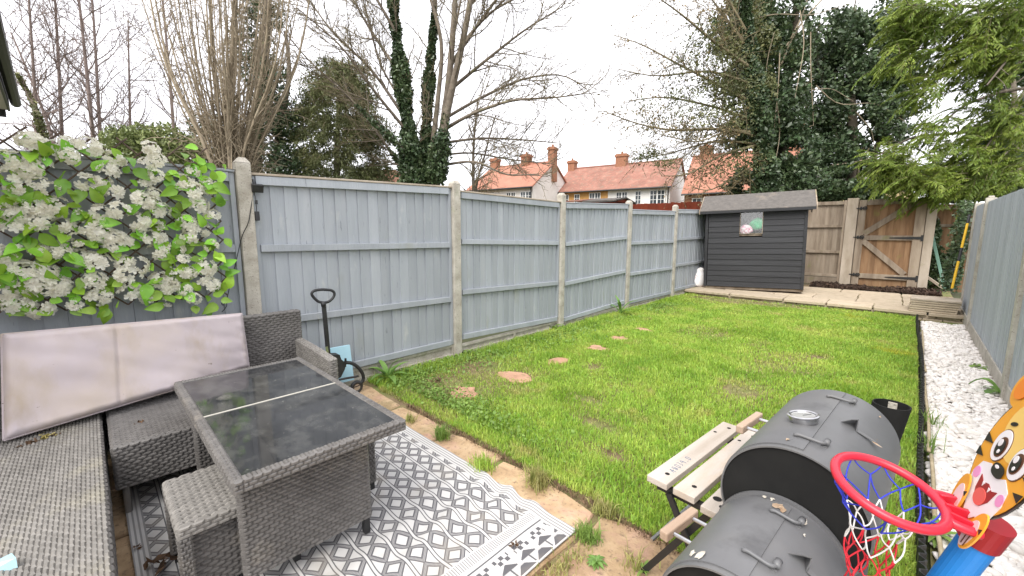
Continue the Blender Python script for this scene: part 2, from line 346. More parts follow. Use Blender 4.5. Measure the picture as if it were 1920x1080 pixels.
# ================================================================== THE SETTING
def sheet(name, x0, y0, x1, y1, z, m, kind='structure', n=1, bumpz=0., seed=3):
    gx = np.linspace(x0, x1, n + 1); gy = np.linspace(y0, y1, n + 1); X, Y = np.meshgrid(gx, gy, indexing='ij')
    Z = np.full_like(X, z)
    if bumpz: Z = Z + (vnoise(X * 2.3 + 40, Y * 2.3 + 40, seed) - .5) * bumpz
    v = np.stack([X, Y, Z], -1).reshape(-1, 3); i = np.arange(n)[:, None] * (n + 1); j = np.arange(n)[None]
    f = np.stack([i + j, i + n + 1 + j, i + n + 2 + j, i + 1 + j], -1).reshape(-1, 4)
    o = obj(name, np_mesh(name, v, f, m, n > 1)); o['kind'] = kind; return o
M_FARG = mat('far_ground', [(.3, (.05, .065, .025)), (.7, (.10, .105, .05))], scale=.3, rough=1.)
sheet('ground', -900, -900, 900, 900, -.06, M_FARG)
LY0, LY1, LX0, LX1 = 1.56, 8.62, -3.31, .135
lawn = sheet('lawn', LX0 - .05, LY0 - .4, LX1 + .01, LY1 + .1, -.012, M_SOIL, n=60, bumpz=.03)
bed = sheet('gravel_bed', .17, -.6, .66, 8.75, -.02, M_SOIL)
patio = sheet('patio', -3.45, -3.0, .9, 1.5, -.034, M_SOIL)

# ---- patio slabs (parts of the patio): row along the lawn first, joints as in the photograph
def slab(name, x0, y0, x1, y1, ztop, th, m, parent, jit=.012, rnd=True):
    q = [(x0, y0), (x1, y0), (x1, y1), (x0, y1)]; pts = []
    for i in range(4):
        a = np.array(q[i]); b = np.array(q[(i + 1) % 4])
        for t in (0.03, .3, .55, .8):
            p = a + (b - a) * t; pts.append(p + RNG.normal(0, jit * .5, 2))
    pts = np.array(pts); c = pts.mean(0); tilt = RNG.normal(0, .003, 2); n = len(pts)
    z = lambda p, d: ztop - d + np.dot(p - c, tilt)
    inn = c + (pts - c) * (1 - .016)
    v = [(*p, z(p, th)) for p in pts] + [(*p, z(p, .008)) for p in pts] + [(*p, z(p, 0)) for p in inn]
    f = [(i, (i + 1) % n, n + (i + 1) % n, n + i) for i in range(n)] + [(n + i, n + (i + 1) % n, 2 * n + (i + 1) % n, 2 * n + i) for i in range(n)] + [tuple(range(2 * n, 3 * n))]
    return MB().add(v, f).build(name, m, parent)
xs_front = [-3.30, -2.63, -2.04, -1.56, -.915, -.27, .15]
for a, b in zip(xs_front[:-1], xs_front[1:]): slab('paving_slab', a + .012, .98, b - .012, 1.545 + RNG.normal(0, .012), .006, .05, M_SAND, patio, .022)
for row, (y0, y1) in enumerate([(.36, .96), (-.26, .34), (-.88, -.28), (-1.5, -.9), (-2.12, -1.52), (-2.9, -2.14)]):
    x = -3.42 + .2 * (row % 2)
    while x < .5:
        w = RNG.choice([.45, .6, .75]); slab('paving_slab', x + .012, y0 + .01, min(x + w, .75) - .012, y1 - .01, .002, .05, M_SAND, patio, .012); x += w

# ---- raised terrace at the end of the garden
TZ = .10
terr = sheet('terrace', -3.4, 8.78, .62, 13.2, TZ - .03, M_SOIL)
x = -3.38; k = 0
rows = [(8.62, 9.2), (9.21, 9.83), (9.84, 10.46), (10.47, 10.95)]
for y0, y1 in rows:
    x = -3.40
    while x < .58:
        w = RNG.choice([.6, .62, .9]); slab('paving_slab', x + .006, y0 + .005, min(x + w, .62) - .006, y1 - .005, TZ, .045, M_TERR, terr, .006); x += w
for course in range(2):
    x = -3.4 + .1 * course
    while x < .6:
        w = .19 + RNG.random() * .14
        MB().box((x + .004, 8.665 + .012 * course + RNG.normal(0, .004), -.03 + course * .042), (min(x + w, .62) - .004, 8.80, .008 + course * .042), .005).build('edging_stone', M_TERR, terr); x += w

# ---- left fence: concrete posts, gravel boards, painted panels
POSTY = [-1.02, .781, 2.61, 4.38, 6.17, 7.99, 9.80, 11.5]
FX = -3.36
lf = empty('garden_fence', (FX, 0, 0)); tag(lf, 'long blue grey board fence with concrete posts along the left of the lawn', 'fence')
pm = MB(); pm.box((-.05, -.045, -.1), (.04, .045, 1.765), .006)
pm.add([(-.05, -.045, 1.765), (.04, -.045, 1.765), (.04, .045, 1.765), (-.05, .045, 1.765), (-.03, -.02, 1.80), (.02, -.02, 1.80), (.02, .02, 1.80), (-.03, .02, 1.80)], [(0, 1, 5, 4), (1, 2, 6, 5), (2, 3, 7, 6), (3, 0, 4, 7), (4, 5, 6, 7)])
post_me = pm.mesh('fence_post', M_CONC)
for y in POSTY: obj('fence_post', post_me, lf, (0, y, RNG.normal(0, .006)), (RNG.normal(0, .004), RNG.normal(0, .006), 0))
# per bay: top z left/right, mid rail, low rail, bottom rail (left, right)
BAYS = [((1.70, 1.70), (1.19, 1.185), (.65, .645), (.16, .16)), ((1.690, 1.730), (1.180, 1.165), (.640, .612), (.155, .15)),
        ((1.70, 1.672), (1.196, 1.150), (.669, .621), (.180, .128)), ((1.668, 1.725), (1.13, 1.203), (.596, .654), (.09, .137)),
        ((1.645, 1.676), (1.108, 1.108), (.594, .592), (.11, .10)), ((1.715, 1.76), (1.15, 1.17), (.63, .64), (.13, .13)), ((1.72, 1.72), (1.15, 1.15), (.63, .63), (.13, .13))]
for bi, (tp, md, lw, bt) in enumerate(BAYS):
    ya, yb = POSTY[bi] + .045, POSTY[bi + 1] - .045; L = yb - ya
    nb = 18; pw = (L - .06) / nb
    for i in range(nb):
        y0 = ya + .03 + i * pw; t = (i + .5) / nb; zt = tp[0] + (tp[1] - tp[0]) * t - .02; zb = bt[0] + (bt[1] - bt[0]) * t - .02
        a = RNG.normal(0, .0015); j = RNG.normal(0, .0025)
        # feather-edged board, thick edge overlapping the next one
        MB().hexa([(-.026 + a, y0, zb), (-.004 + a, y0 + .002, zb), (-.013 + a, y0 + pw + .004 + j, zb), (-.026 + a, y0 + pw + .004 + j, zb),
                   (-.026 + a, y0, zt), (-.004 + a, y0 + .002, zt), (-.013 + a, y0 + pw + .004 + j, zt), (-.026 + a, y0 + pw + .004 + j, zt)]).build('board', M_PAINT, lf)
    for nm, (za, zc), hh, dd in (('top_rail', (tp[0] - .035, tp[1] - .035), .062, .030), ('rail', md, .052, .030), ('rail', lw, .052, .030), ('bottom_rail', (bt[0] + .01, bt[1] + .01), .056, .028)):
        e = .034
        MB().beam((.012 + dd / 2 - .016, ya + e, za), (.012 + dd / 2 - .016, yb - e, zc), dd, hh, bev=.003).build(nm, M_PAINT, lf)
    for y in (ya + .016, yb - .016):
        zt = tp[0] if y < (ya + yb) / 2 else tp[1]
        MB().box((-.024, y - .015, bt[0] - .02), (.013, y + .015, zt - .005), .002).build('side_batten', M_PAINT, lf)
    MB().beam((0, ya, tp[0] + .006), (0, yb, tp[1] + .006), .062, .016, bev=.003).build('capping', M_WOOD_PALE if bi in (1, 2) else M_PAINT, lf)
    # recessed-face concrete gravel board
    g = MB(); zt = min(bt) - .022; g.box((-.03, ya - .01, -.1), (-.012, yb + .01, zt)); g.box((-.012, ya - .01, zt - .028), (.006, yb + .01, zt), .003); g.box((-.012, ya - .01, -.1), (.006, yb + .01, .03), .003)
    for y in (ya, (ya + yb) / 2, yb): g.box((-.012, y - .02, .03), (.005, y + .02, zt - .028), .002)
    g.build('gravel_board', M_CONC, lf)

# ---- right fence: plain face of the boards, concrete posts standing proud
RX = .64
rf = empty('garden_fence', (RX, 0, 0)); tag(rf, 'plain faced blue grey fence along the right side beside the white pebbles', 'fence')
for y in (1.6, 4.88, 8.0):
    q = MB(); q.box((-.045, -.05, -.1), (.05, .05, 1.69), .006); q.box((-.025, -.03, 1.69), (.03, .03, 1.715), .01); q.build('fence_post', M_CONC, rf, loc=(0, y, .03 if y > 7 else -.02))
y = 1.0; i = 0
while y < 9.30:
    if not any(abs(y + .05 - p) < .055 for p in (1.6, 4.88, 8.0)):
        zt = 1.66 + .004 * (y - 5) + RNG.normal(0, .002); a = RNG.normal(0, .0007)
        MB().hexa([(-.0205 + a, y, .14), (.0 + a, y, .14), (.0 + a, y + .104, .14), (-.0185 + a, y + .104, .14), (-.0205 + a, y, zt), (.0, y, zt), (.0, y + .104, zt), (-.0185 + a, y + .104, zt)]).build('board', M_PAINT_F, rf)
    y += .104
for a, b in ((1.0, 1.55), (1.65, 4.83), (4.93, 7.95), (8.05, 9.33)):
    MB().box((-.03, a, -.1), (.0, b, .138), .004).build('gravel_board', M_CONC, rf); MB().box((.004, a, .6), (.04, b, .66)).build('rail', M_PAINT_F, rf); MB().box((.004, a, 1.2), (.04, b, 1.26)).build('rail', M_PAINT_F, rf)

# ---- back fence, gate and the darker fence in the corner
BY = 11.6
gx = lambda px, py=450: at_y(px, py, BY)[0]
def boards_y(parent, x0, x1, z0, z1, n, m, y=0., depth=.018):
    w = (x1 - x0) / n
    for i in range(n):
        a = RNG.normal(0, .002)
        MB().hexa([(x0 + i * w, y - .004 + a, z0), (x0 + i * w + w + .002, y - .012 + a, z0), (x0 + i * w + w + .002, y + depth, z0), (x0 + i * w, y + depth, z0),
                   (x0 + i * w, y - .004 + a, z1), (x0 + i * w + w + .002, y - .012 + a, z1), (x0 + i * w + w + .002, y + depth, z1), (x0 + i * w, y + depth, z1)]).build('board', m, parent)
xa, xb = -3.3, gx(1582)
bf = empty('back_fence', (0, BY, 0)); tag(bf, 'brown timber board fence between the dark shed and the wooden gate', 'fence')
zfr = lambda py: at_y(1560, py, BY)[2]
ztop, zr1, zr2, zb1, zb2 = zfr(377), zfr(424), zfr(472), zfr(516), zfr(527)
boards_y(bf, xa, xb - .04, zb1, ztop - .02, 26, M_WOOD_OLD)
for z, h in ((ztop - .05, .075), (zr1, .06), (zr2, .06), (zb1, .06)): MB().box((xa, -.055, z - h / 2), (xb - .05, -.014, z + h / 2), .004).build('rail', M_WOOD_OLD, bf)
MB().box((xa, -.045, zb2 - .08), (xb - .01, -.01, zb1 - .035), .004).build('gravel_board', M_WOOD_OLD, bf)
MB().box((xb - .05, -.06, zb2 - .03), (xb - .005, -.01, ztop), .004).build('side_batten', M_WOOD_OLD, bf)
# gate with posts
GL, GR = gx(1604.5), gx(1730); gz0, gz1 = at_y(1660, 541, BY)[2], at_y(1660, 374, BY)[2]
for px0, px1, lab in ((1582, 1603, 'square weathered gate post beside the latch of the wooden gate'), (1731, 1750, 'pale weathered gate post on the hinge side of the wooden gate')):
    o = MB().box((gx(px0), BY - .075, -.05), (gx(px1), BY + .06, gz1 + .05), .008).build('gate_post', M_WOOD_PALE); tag(o, lab, 'gate post', 'gate posts')
gt = empty('garden_gate', (0, BY, 0)); tag(gt, 'brown wooden garden gate with two diagonal braces and black hinges', 'gate')
boards_y(gt, GL + .02, GR - .02, gz0 + .03, gz1 - .02, 9, M_WOOD_OR)
sw = .12
for x in (GL - .04, GR - .03): MB().box((x, .03, gz0), (x + .07, .055, gz1)).build('gap_blocker', M_WOOD_OLD, gt)  # boards added behind the gate edges to block the bright gaps
for nm, x0, x1 in (('stile', GL, GL + sw), ('stile', GR - sw - .03, GR)): MB().box((x0, -.06, gz0), (x1, -.013, gz1), .005).build(nm, M_WOOD_OLD, gt)
zmid = at_y(1660, 446, BY)[2]; zlow = at_y(1660, 519, BY)[2]
for z, h in ((gz1 - .05, .11), (zmid, .10), (zlow, .10)): MB().box((GL + sw + .002, -.056, z - h / 2), (GR - sw - .032, -.013, z + h / 2), .005).build('ledge', M_WOOD_OLD, gt)
MB().beam((GL + sw, -.036, zmid + .08), (GR - .18, -.036, gz1 - .09), .04, .11, up=(0, .001, 1), bev=.004).build('brace', M_WOOD_OLD, gt)
MB().beam((GL + sw, -.036, zmid - .06), (GR - .20, -.036, zlow + .07), .04, .10, up=(0, .001, 1), bev=.004).build('brace', M_WOOD_OLD, gt)
for z in (gz1 - .04, zmid, zlow):
    MB().prism([(0, -.03), (-.46, -.008), (-.46, .008), (0, .03)], (GR - .03, -.068, z), (1, 0, 0), (0, 0, 1), (0, .006, 0)).build('strap_hinge', M_BLACKMET, gt)
    MB().box((GR - .03, -.07, z - .06), (GR + .035, -.062, z + .06)).build('hinge_plate', M_BLACKMET, gt)
for z in (gz1 - .17, zmid + .01, zlow + .02):
    q = MB(); q.box((GL - .04, -.085, z - .012), (GL + .12, -.07, z + .012), .003); q.ring((GL + .10, -.08, z), (1, 0, 0), (0, 0, 1), .032, .008, 16, 6); q.box((GL + .02, -.072, z - .035), (GL + .05, -.062, z + .035)); q.build('latch', M_BLACKMET, gt)
CFY = 13.0; cx = lambda px: at_y(px, 450, CFY)[0]
cf = empty('corner_fence', (0, CFY, 0)); tag(cf, 'shaded brown board fence in the far right corner behind the green pole', 'fence')
czt = at_y(1780, 383, CFY)[2]
boards_y(cf, cx(1742), cx(1835), 0., czt, 10, M_WOOD_OR)
for z in (czt - .08, at_y(1780, 423, CFY)[2], at_y(1780, 477, CFY)[2]): MB().box((cx(1742), -.05, z - .03), (cx(1835), -.013, z + .03), .004).build('rail', M_WOOD_OLD, cf)

# ---- neighbour's red fence beyond the left fence
nfa, nfb = P(1120, 385, 15.5), P(1335, 377, 17.5)
rd = empty('red_fence', (nfa[0], nfa[1], 0)); tag(rd, 'red stained timber fence showing above the far end of the grey fence', 'fence')
d = nfb - nfa; L = math.hypot(d[0], d[1]); u = np.array([d[0] / L, d[1] / L, 0]); nrm = np.array([u[1], -u[0], 0]); nb = 34; rm = None
for i in range(nb):
    zt = nfa[2] + (nfb[2] - nfa[2]) * i / nb; p = u * (L / nb * i)
    q = MB(); a = p; b = p + u * (L / nb - .008); zt += RNG.normal(0, .012)
    q.hexa([a, b, b - nrm * .02, a - nrm * .02, a + (0, 0, zt), b + (0, 0, zt), b - nrm * .02 + (0, 0, zt), a - nrm * .02 + (0, 0, zt)]).build('board', M_REDF, rd)

# ---- two neighbouring shed roofs peeping over the fence
def small_roof(name, label, pxl, pxr, pye, pyr, dep, m_roof, m_gable, gable_px=None):
    a = P(pxl, pye, dep); b = P(pxr, pye, dep - .6); zr = P((pxl + pxr) / 2, pyr, dep + .7)[2]
    r = empty(name, (a[0], a[1], 0)); tag(r, label, 'shed'); u = (b - a); u[2] = 0; L = np.linalg.norm(u); u /= L; n = np.array([-u[1], u[0], 0]); D = 1.8; ze = a[2]
    MB().hexa([V3((0, 0, 0)) , u * L, u * L + n * D, n * D, (0, 0, ze - .02), u * L + (0, 0, ze - .02), u * L + n * D + (0, 0, ze - .02), n * D + (0, 0, ze - .02)]).build('wall', m_gable, r)
    e = .12; A = -u * e - n * e; B = u * (L + e) - n * e; Cc = u * (L + e) + n * (D + e); Dd = -u * e + n * (D + e); R0 = -u * e + n * D / 2; R1 = u * (L + e) + n * D / 2
    Z = lambda p, z: np.array([p[0], p[1], z])
    q = MB()
    q.hexa([Z(A, ze), Z(B, ze), Z(R1, zr), Z(R0, zr), Z(A, ze + .05), Z(B, ze + .05), Z(R1, zr + .05), Z(R0, zr + .05)]); q.build('roof', m_roof, r)
    MB().hexa([Z(R0, zr), Z(R1, zr), Z(Cc, ze), Z(Dd, ze), Z(R0, zr + .05), Z(R1, zr + .05), Z(Cc, ze + .05), Z(Dd, ze + .05)]).build('roof', m_roof, r)
    MB().prism([(0, 0), (D, 0), (D / 2, zr - ze)], u * (L + .02) + np.array([0, 0, ze]), n, (0, 0, 1), u * .03).build('gable', m_gable, r)
small_roof('neighbour_shed', 'low grey felt shed roof with a red gable just above the fence', 1100, 1150, 380, 375, 15.0, M_FELT, M_REDF)
small_roof('neighbour_shed', 'low brown tiled garden roof beside the orange brick house front', 1058, 1090, 380, 377, 17.5, M_ROOFT, M_BRICKR)

# ---- the row of cottages beyond
dL, _ = ray(-250, 434); dL = np.array([dL[0], dL[1], 0]); dL /= np.linalg.norm(dL); HU = -dL; HN = np.array([-HU[1], HU[0], 0])   # along the row, away from us
def solve_t(p0, u, px):
    lo, hi = -60., 60.
    f = lambda t: proj(p0 + u * t)[0] - px
    a, b = None, None; ts = np.linspace(-40, 40, 4001); best = min(ts, key=lambda t: abs(f(t)) if np.dot(p0 + u * t, FWD) > 3 else 1e9); return best
def chimney(parent, c, w, d, z0, z1, m, name='chimney'):
    q = MB(); q.box((c[0] - w / 2, c[1] - d / 2, z0), (c[0] + w / 2, c[1] + d / 2, z1 - .25)); q.box((c[0] - w / 2 - .07, c[1] - d / 2 - .07, z1 - .25), (c[0] + w / 2 + .07, c[1] + d / 2 + .07, z1 - .08)); q.box((c[0] - w / 2, c[1] - d / 2, z1 - .08), (c[0] + w / 2, c[1] + d / 2, z1))
    o = q.build(name, m, parent)
    MB().tube([(c[0], c[1], z1), (c[0], c[1], z1 + .22)], .10, 8).build('chimney_pot', M_BRICKR, o)
def house(name, label, eave_px, dep, left_px, D, ridge_py, wall_parts, roof_m, wins, chims, gable_m, cat='house', foot=0):
    p0 = P(eave_px[0], eave_px[1], dep); ze = p0[2]; t = solve_t(p0, HU, left_px); L = -t
    O = p0 + HU * t; root = empty(name, (O[0], O[1], 0), math.atan2(HU[1], HU[0])); tag(root, label, cat, 'red roofed cottages in a row beyond the garden')
    # local frame: x along the row, y away from us
    mid = p0 + HU * (t / 2) + HN * D / 2; d0, _ = ray(*proj(mid)); zr = None
    for z in np.linspace(ze + .8, ze + 7, 300):
        if proj((mid[0], mid[1], z))[1] <= ridge_py: zr = z; break
    zr = zr or ze + 3
    for (fx0, fx1, m) in wall_parts: MB().box((fx0 * L, 0, 0), (fx1 * L - .004, D, ze + .02)).build('wall', m, root)
    for xx, off in ((0, -1), (L, 1)):
        MB().prism([(0, 0), (D, 0), (D / 2, zr - ze - .05)], (xx - (.02 if off > 0 else 0), 0, ze + .02), (0, 1, 0), (0, 0, 1), (.02, 0, 0)).build('gable', gable_m, root)
    ov, oe = .35, .15; sl = (zr - ze) / (D / 2); za = ze - ov * sl
    rf0 = MB().hexa([(-oe, -ov, za), (L + oe, -ov, za), (L + oe, D / 2, zr), (-oe, D / 2, zr), (-oe, -ov, za + .12), (L + oe, -ov, za + .12), (L + oe, D / 2, zr + .12), (-oe, D / 2, zr + .12)]).build('roof', roof_m, root)
    MB().hexa([(-oe, D / 2, zr), (L + oe, D / 2, zr), (L + oe, D + ov, za), (-oe, D + ov, za), (-oe, D / 2, zr + .12), (L + oe, D / 2, zr + .12), (L + oe, D + ov, za + .12), (-oe, D + ov, za + .12)]).build('roof', roof_m, root)
    MB().tube([(-oe, D / 2, zr + .12), (L + oe, D / 2, zr + .12)], .09, 8).build('ridge_tiles', roof_m, rf0)
    MB().tube([(-oe, -ov - .05, za + .03), (L + oe, -ov - .05, za + .03)], .06, 8).build('gutter', M_BLACKMET, rf0)
    for fx, w, zt, h, cols in wins:
        cxw = fx * L; z1 = ze - zt; z0 = z1 - h; fr = MB(); b = .055
        fr.box((cxw - w / 2, -.05, z0), (cxw - w / 2 + b, .02, z1)); fr.box((cxw + w / 2 - b, -.05, z0), (cxw + w / 2, .02, z1)); fr.box((cxw - w / 2 + b, -.05, z1 - b), (cxw + w / 2 - b, .02, z1)); fr.box((cxw - w / 2 + b, -.05, z0), (cxw + w / 2 - b, .02, z0 + b))
        for c in range(1, cols * 2):
            xx = cxw - w / 2 + w * c / (cols * 2); bw = .045 if c % 2 == 0 else .018; fr.box((xx - bw, -.045, z0 + b), (xx + bw, .02, z1 - b))
        for r_ in (1, 2): zz = z0 + (z1 - z0) * r_ / 3; fr.box((cxw - w / 2 + b, -.04, zz - .016), (cxw + w / 2 - b, .02, zz + .016))
        wo_ = fr.build('window', M_WHITE, root); MB().box((cxw - w / 2 + .02, -.022, z0 + .02), (cxw + w / 2 - .02, -.012, z1 - .02)).build('pane', M_PANE, wo_)
        MB().box((cxw - w / 2 - .08, -.1, z0 - .09), (cxw + w / 2 + .08, -.003, z0 - .01)).build('sill', M_WHITE, wo_)
    for fx, fy, w, h, m in chims: chimney(root, (fx * L, fy * D), w, .7, ze + .6, zr + h, m)
    MB().tube([(L - .12, -.08, 0), (L - .12, -.08, za)], .045, 6).build('downpipe', M_BLACKMET, root)
    return root, L, ze, zr
house('cottage', 'white rendered cottage with a plain orange tiled roof, leftmost of the row', (999, 347), 33, 880, 7.0, 312,
      [(0, 1, M_WALLC)], M_ROOFO, [(.90, 1.0, .45, 1.05, 2), (.68, .9, .45, 1.0, 2), (.35, .9, .45, 1.0, 2)], [(.985, .5, .55, 1.3, M_BRICKR), (.58, .5, .75, .95, M_BRICKR), (.05, .5, .7, .9, M_BRICKR)], M_WALLC)
house('cottage', 'cottage with a mottled red roof, half orange brick and half white walls', (1257, 346), 32, 1040, 6.6, 311,
      [(0, .5, M_BRICKO), (.5, 1, M_WALLW)], M_ROOFT, [(.10, .8, .35, 1.2, 1), (.22, .5, .35, 1.1, 1), (.385, 1.0, .3, 1.4, 2), (.62, .95, .35, 1.05, 2), (.755, .5, .35, 1.05, 1), (.905, 1.15, .35, 1.1, 2)],
      [(.015, .5, .68, .85, M_BRICKR), (.5, .5, .95, 1.0, M_BRICKR)], M_WALLW)
h3, hL, hze, hzr = house('cottage', 'creeper covered cottage with an orange red roof behind the dark shed', (1500, 348), 26, 1284, 6.4, 289,
      [(0, 1, M_BRICKR)], M_ROOFO, [(.17, 1.25, .5, 1.25, 2), (.47, .7, .5, 1.2, 1), (.78, 1.2, .5, 1.2, 2)], [(.12, .5, .8, .8, M_BRICKR), (.98, .5, .9, 1.7, M_BRICKR)], M_BRICKR)
n = 9000; c = np.stack([RNG.random(n) * hL, -.06 - RNG.random(n) * .18, RNG.random(n) * (hze - .3)], 1)
keep = vnoise(c[:, 0] * 1.1 + 9, c[:, 2] * 1.1 + 3, 5) > .36
for fx, w, zt, h in ((.17, 1.25, .5, 1.25), (.47, .7, .5, 1.2), (.78, 1.2, .5, 1.2)): keep &= ~((abs(c[:, 0] - fx * hL) < w / 2 + .03) & (abs(c[:, 2] - (hze - zt - h / 2)) < h / 2 + .05))
obj('wall_creeper', leaf_mesh('wall_creeper', c[keep], .13, M_IVYO), h3)['kind'] = 'stuff'
# yellow house far right behind the gate, partly seen through the trees
pY = P(1712, 352, 24)
yh = empty('yellow_house', (pY[0], pY[1], 0), math.atan2(HU[1], HU[0])); tag(yh, 'yellow brick house glimpsed through the trees above the gate', 'house')
MB().box((-5.5, 0, 0), (0, 6, pY[2] + .2)).build('wall', M_BRICKY, yh)
MB().hexa([(-5.8, -.3, pY[2]), (.3, -.3, pY[2]), (-.9, 3, pY[2] + 1.7), (-4.6, 3, pY[2] + 1.7), (-5.8, -.3, pY[2] + .12), (.3, -.3, pY[2] + .12), (-.9, 3, pY[2] + 1.82), (-4.6, 3, pY[2] + 1.82)]).build('roof', M_FELT, yh)
# distant red brick house seen low between the conifer and the ivy trunk
pB = P(722, 346, 30); bh = empty('brick_house', (pB[0], pB[1], 0), YAW); tag(bh, 'small bit of dull red house roof low behind the trees left of the ivy trunk', 'house')
MB().box((-1.3, 0, 0), (1.4, 5, pB[2] - .4)).build('wall', M_BRICKR, bh); MB().prism([(-1.6, 0), (1.7, 0), (.8, 1.5), (-.7, 1.5)], (0, -.2, pB[2] - .5), (1, 0, 0), (0, 0, 1), (0, 5.4, 0)).build('roof', M_ROOFT, bh)

# ---- eaves of the house at the left edge
pe = P(14, 204, 6.2); dtoward, _ = ray(-24, 96); sc_ = (pe[2] - CAMH) / dtoward[2]; pq = EYE + dtoward * sc_
ue = pq - pe; ue[2] = 0; Le = np.linalg.norm(ue); ue /= Le; ne = np.array([-ue[1], ue[0], 0])
if np.dot(ne, RIGHT) > 0: ne = -ne                                    # away from the garden, under the roof
nh = empty('neighbour_house', (pe[0], pe[1], 0)); tag(nh, 'corner of a neighbouring house with black gutter and pale vented soffit at the left edge', 'house')
Z = pe[2]; E = lambda a, b, z: ue * a + ne * b + np.array([0, 0, z])
MB().hexa([E(0, .0, Z - .02), E(7, .0, Z - .02), E(7, .5, Z - .02), E(0, .5, Z - .02), E(0, 0, Z), E(7, 0, Z), E(7, .5, Z), E(0, .5, Z)]).build('soffit', M_WALLC, nh)
hl = MB()
for i in range(14):
    a = .25 + i * .17
    for b in (.16, .30): cc = E(a, b, Z - .0215); hl.add([cc + ue * .02 * math.cos(q) + ne * .02 * math.sin(q) for q in np.linspace(0, 2 * math.pi, 8, endpoint=False)], [tuple(range(8))])
hl.build('soffit_vent', M_RUBBER, nh)
MB().hexa([E(-.02, -.025, Z - .03), E(7, -.025, Z - .03), E(7, -.002, Z - .03), E(-.02, -.002, Z - .03), E(-.02, -.025, Z + .17), E(7, -.025, Z + .17), E(7, -.002, Z + .17), E(-.02, -.002, Z + .17)]).build('fascia', M_RUBBER, nh)
MB().tube([E(-.05, -.085, Z + .10), E(7, -.085, Z + .10)], .055, 10).build('gutter', M_BLACKMET, nh)
MB().hexa([E(-.1, -.06, Z + .18), E(7, -.06, Z + .18), E(7, 3, Z + 2.1), E(-.1, 3, Z + 2.1), E(-.1, -.06, Z + .25), E(7, -.06, Z + .25), E(7, 3, Z + 2.2), E(-.1, 3, Z + 2.2)]).build('roof', M_ROOFT, nh)
MB().hexa([E(.0, .5, 0), E(7, .5, 0), E(7, 5, 0), E(.0, 5, 0), E(.0, .5, Z), E(7, .5, Z), E(7, 5, Z), E(.0, 5, Z)]).build('wall', M_WALLC, nh)
MB().hexa([E(-.02, .02, Z - .12), E(.02, .02, Z - .12), E(.02, .52, Z - .12), E(-.02, .52, Z - .12), E(-.02, .02, Z + .02), E(.02, .02, Z + .02), E(.02, .52, Z + .02), E(-.02, .52, Z + .02)]).build('end_board', M_RUBBER, nh)
MB().tube([E(.06, .44, Z - .1), E(.06, .44, 0)], .034, 8).build('downpipe', M_RUBBER, nh)
MB().tube([E(.2, .45, Z - .1), E(.2, .45, 0)], .03, 8).build('downpipe', M_WHITE, nh)

# ================================================================== TREES BEYOND THE FENCE
R_ = random.Random(11)
def unit(v): v = np.asarray(v, float); return v / (np.linalg.norm(v) + 1e-9)
def limb(p, d, L, r0, r1, n=7, wander=.12, up=.05):
    pts = [V3(p)]; d = unit(d); st = L / (n - 1)
    for i in range(n - 1):
        d = unit(d + RNG.normal(0, wander, 3) + np.array([0, 0, up])); pts.append(pts[-1] + d * st)
    return np.array(pts), np.linspace(r0, r1, n)
def spline(ctrl, n=14):
    c = np.asarray(ctrl, float); t = np.concatenate([[0], np.cumsum(np.linalg.norm(np.diff(c, axis=0), axis=1))]); s = np.linspace(0, t[-1], n)
    o = np.stack([np.interp(s, t, c[:, k]) for k in range(3)], 1)
    for _ in range(2): o[1:-1] = (o[:-2] + 2 * o[1:-1] + o[2:]) / 4
    return o
def sprout(parents, per_m, Lr, ang, r_ratio, n=6, wander=.14, up=.06, t0=.15, taper=.25, rmin=.003, lenfall=.5):
    out = []
    for pts, rad in parents:
        seg = np.linalg.norm(np.diff(pts, axis=0), axis=1); tot = seg.sum(); k = max(1, int(tot * per_m * (.8 + .4 * RNG.random()))); cum = np.concatenate([[0], np.cumsum(seg)])
        for i in range(k):
            t = t0 + (1 - t0) * (i + RNG.random()) / k; s = t * tot; j = min(int(np.searchsorted(cum, s)) - 1, len(seg) - 1); j = max(j, 0); f = (s - cum[j]) / (seg[j] + 1e-9)
            p = pts[j] + (pts[j + 1] - pts[j]) * f; d = unit(pts[j + 1] - pts[j]); r = rad[j] + (rad[j + 1] - rad[j]) * f
            q = RNG.normal(size=3); q = unit(q - d * np.dot(q, d)); a = math.radians(ang * (.7 + .6 * RNG.random())); dd = d * math.cos(a) + q * math.sin(a)
            L = (Lr[0] + (Lr[1] - Lr[0]) * RNG.random()) * (1 - lenfall * t); r0 = max(rmin, r * r_ratio)
            out.append(limb(p, dd, L, r0, max(rmin * .6, r0 * taper), n, wander, up))
    return out
def tree(name, label, base, cat='tree', group=None):
    e = empty(name, (base[0], base[1], 0)); tag(e, label, cat, group); return e, np.array([base[0], base[1], 0.])
def shift(polys, b): return [(p - b, r) for p, r in polys]
def ground(p): return np.array([p[0], p[1], -.1])
def px_limb(px, dep, r0, r1, dd=0., n=14, base=False):
    k = len(px); c = [P(x, y, dep + dd * i / max(1, k - 1) + RNG.normal(0, .12) * (i > 0)) for i, (x, y) in enumerate(px)]
    if base: c = [ground(c[0])] + c
    return spline(c, n), np.linspace(r0, r1, n)

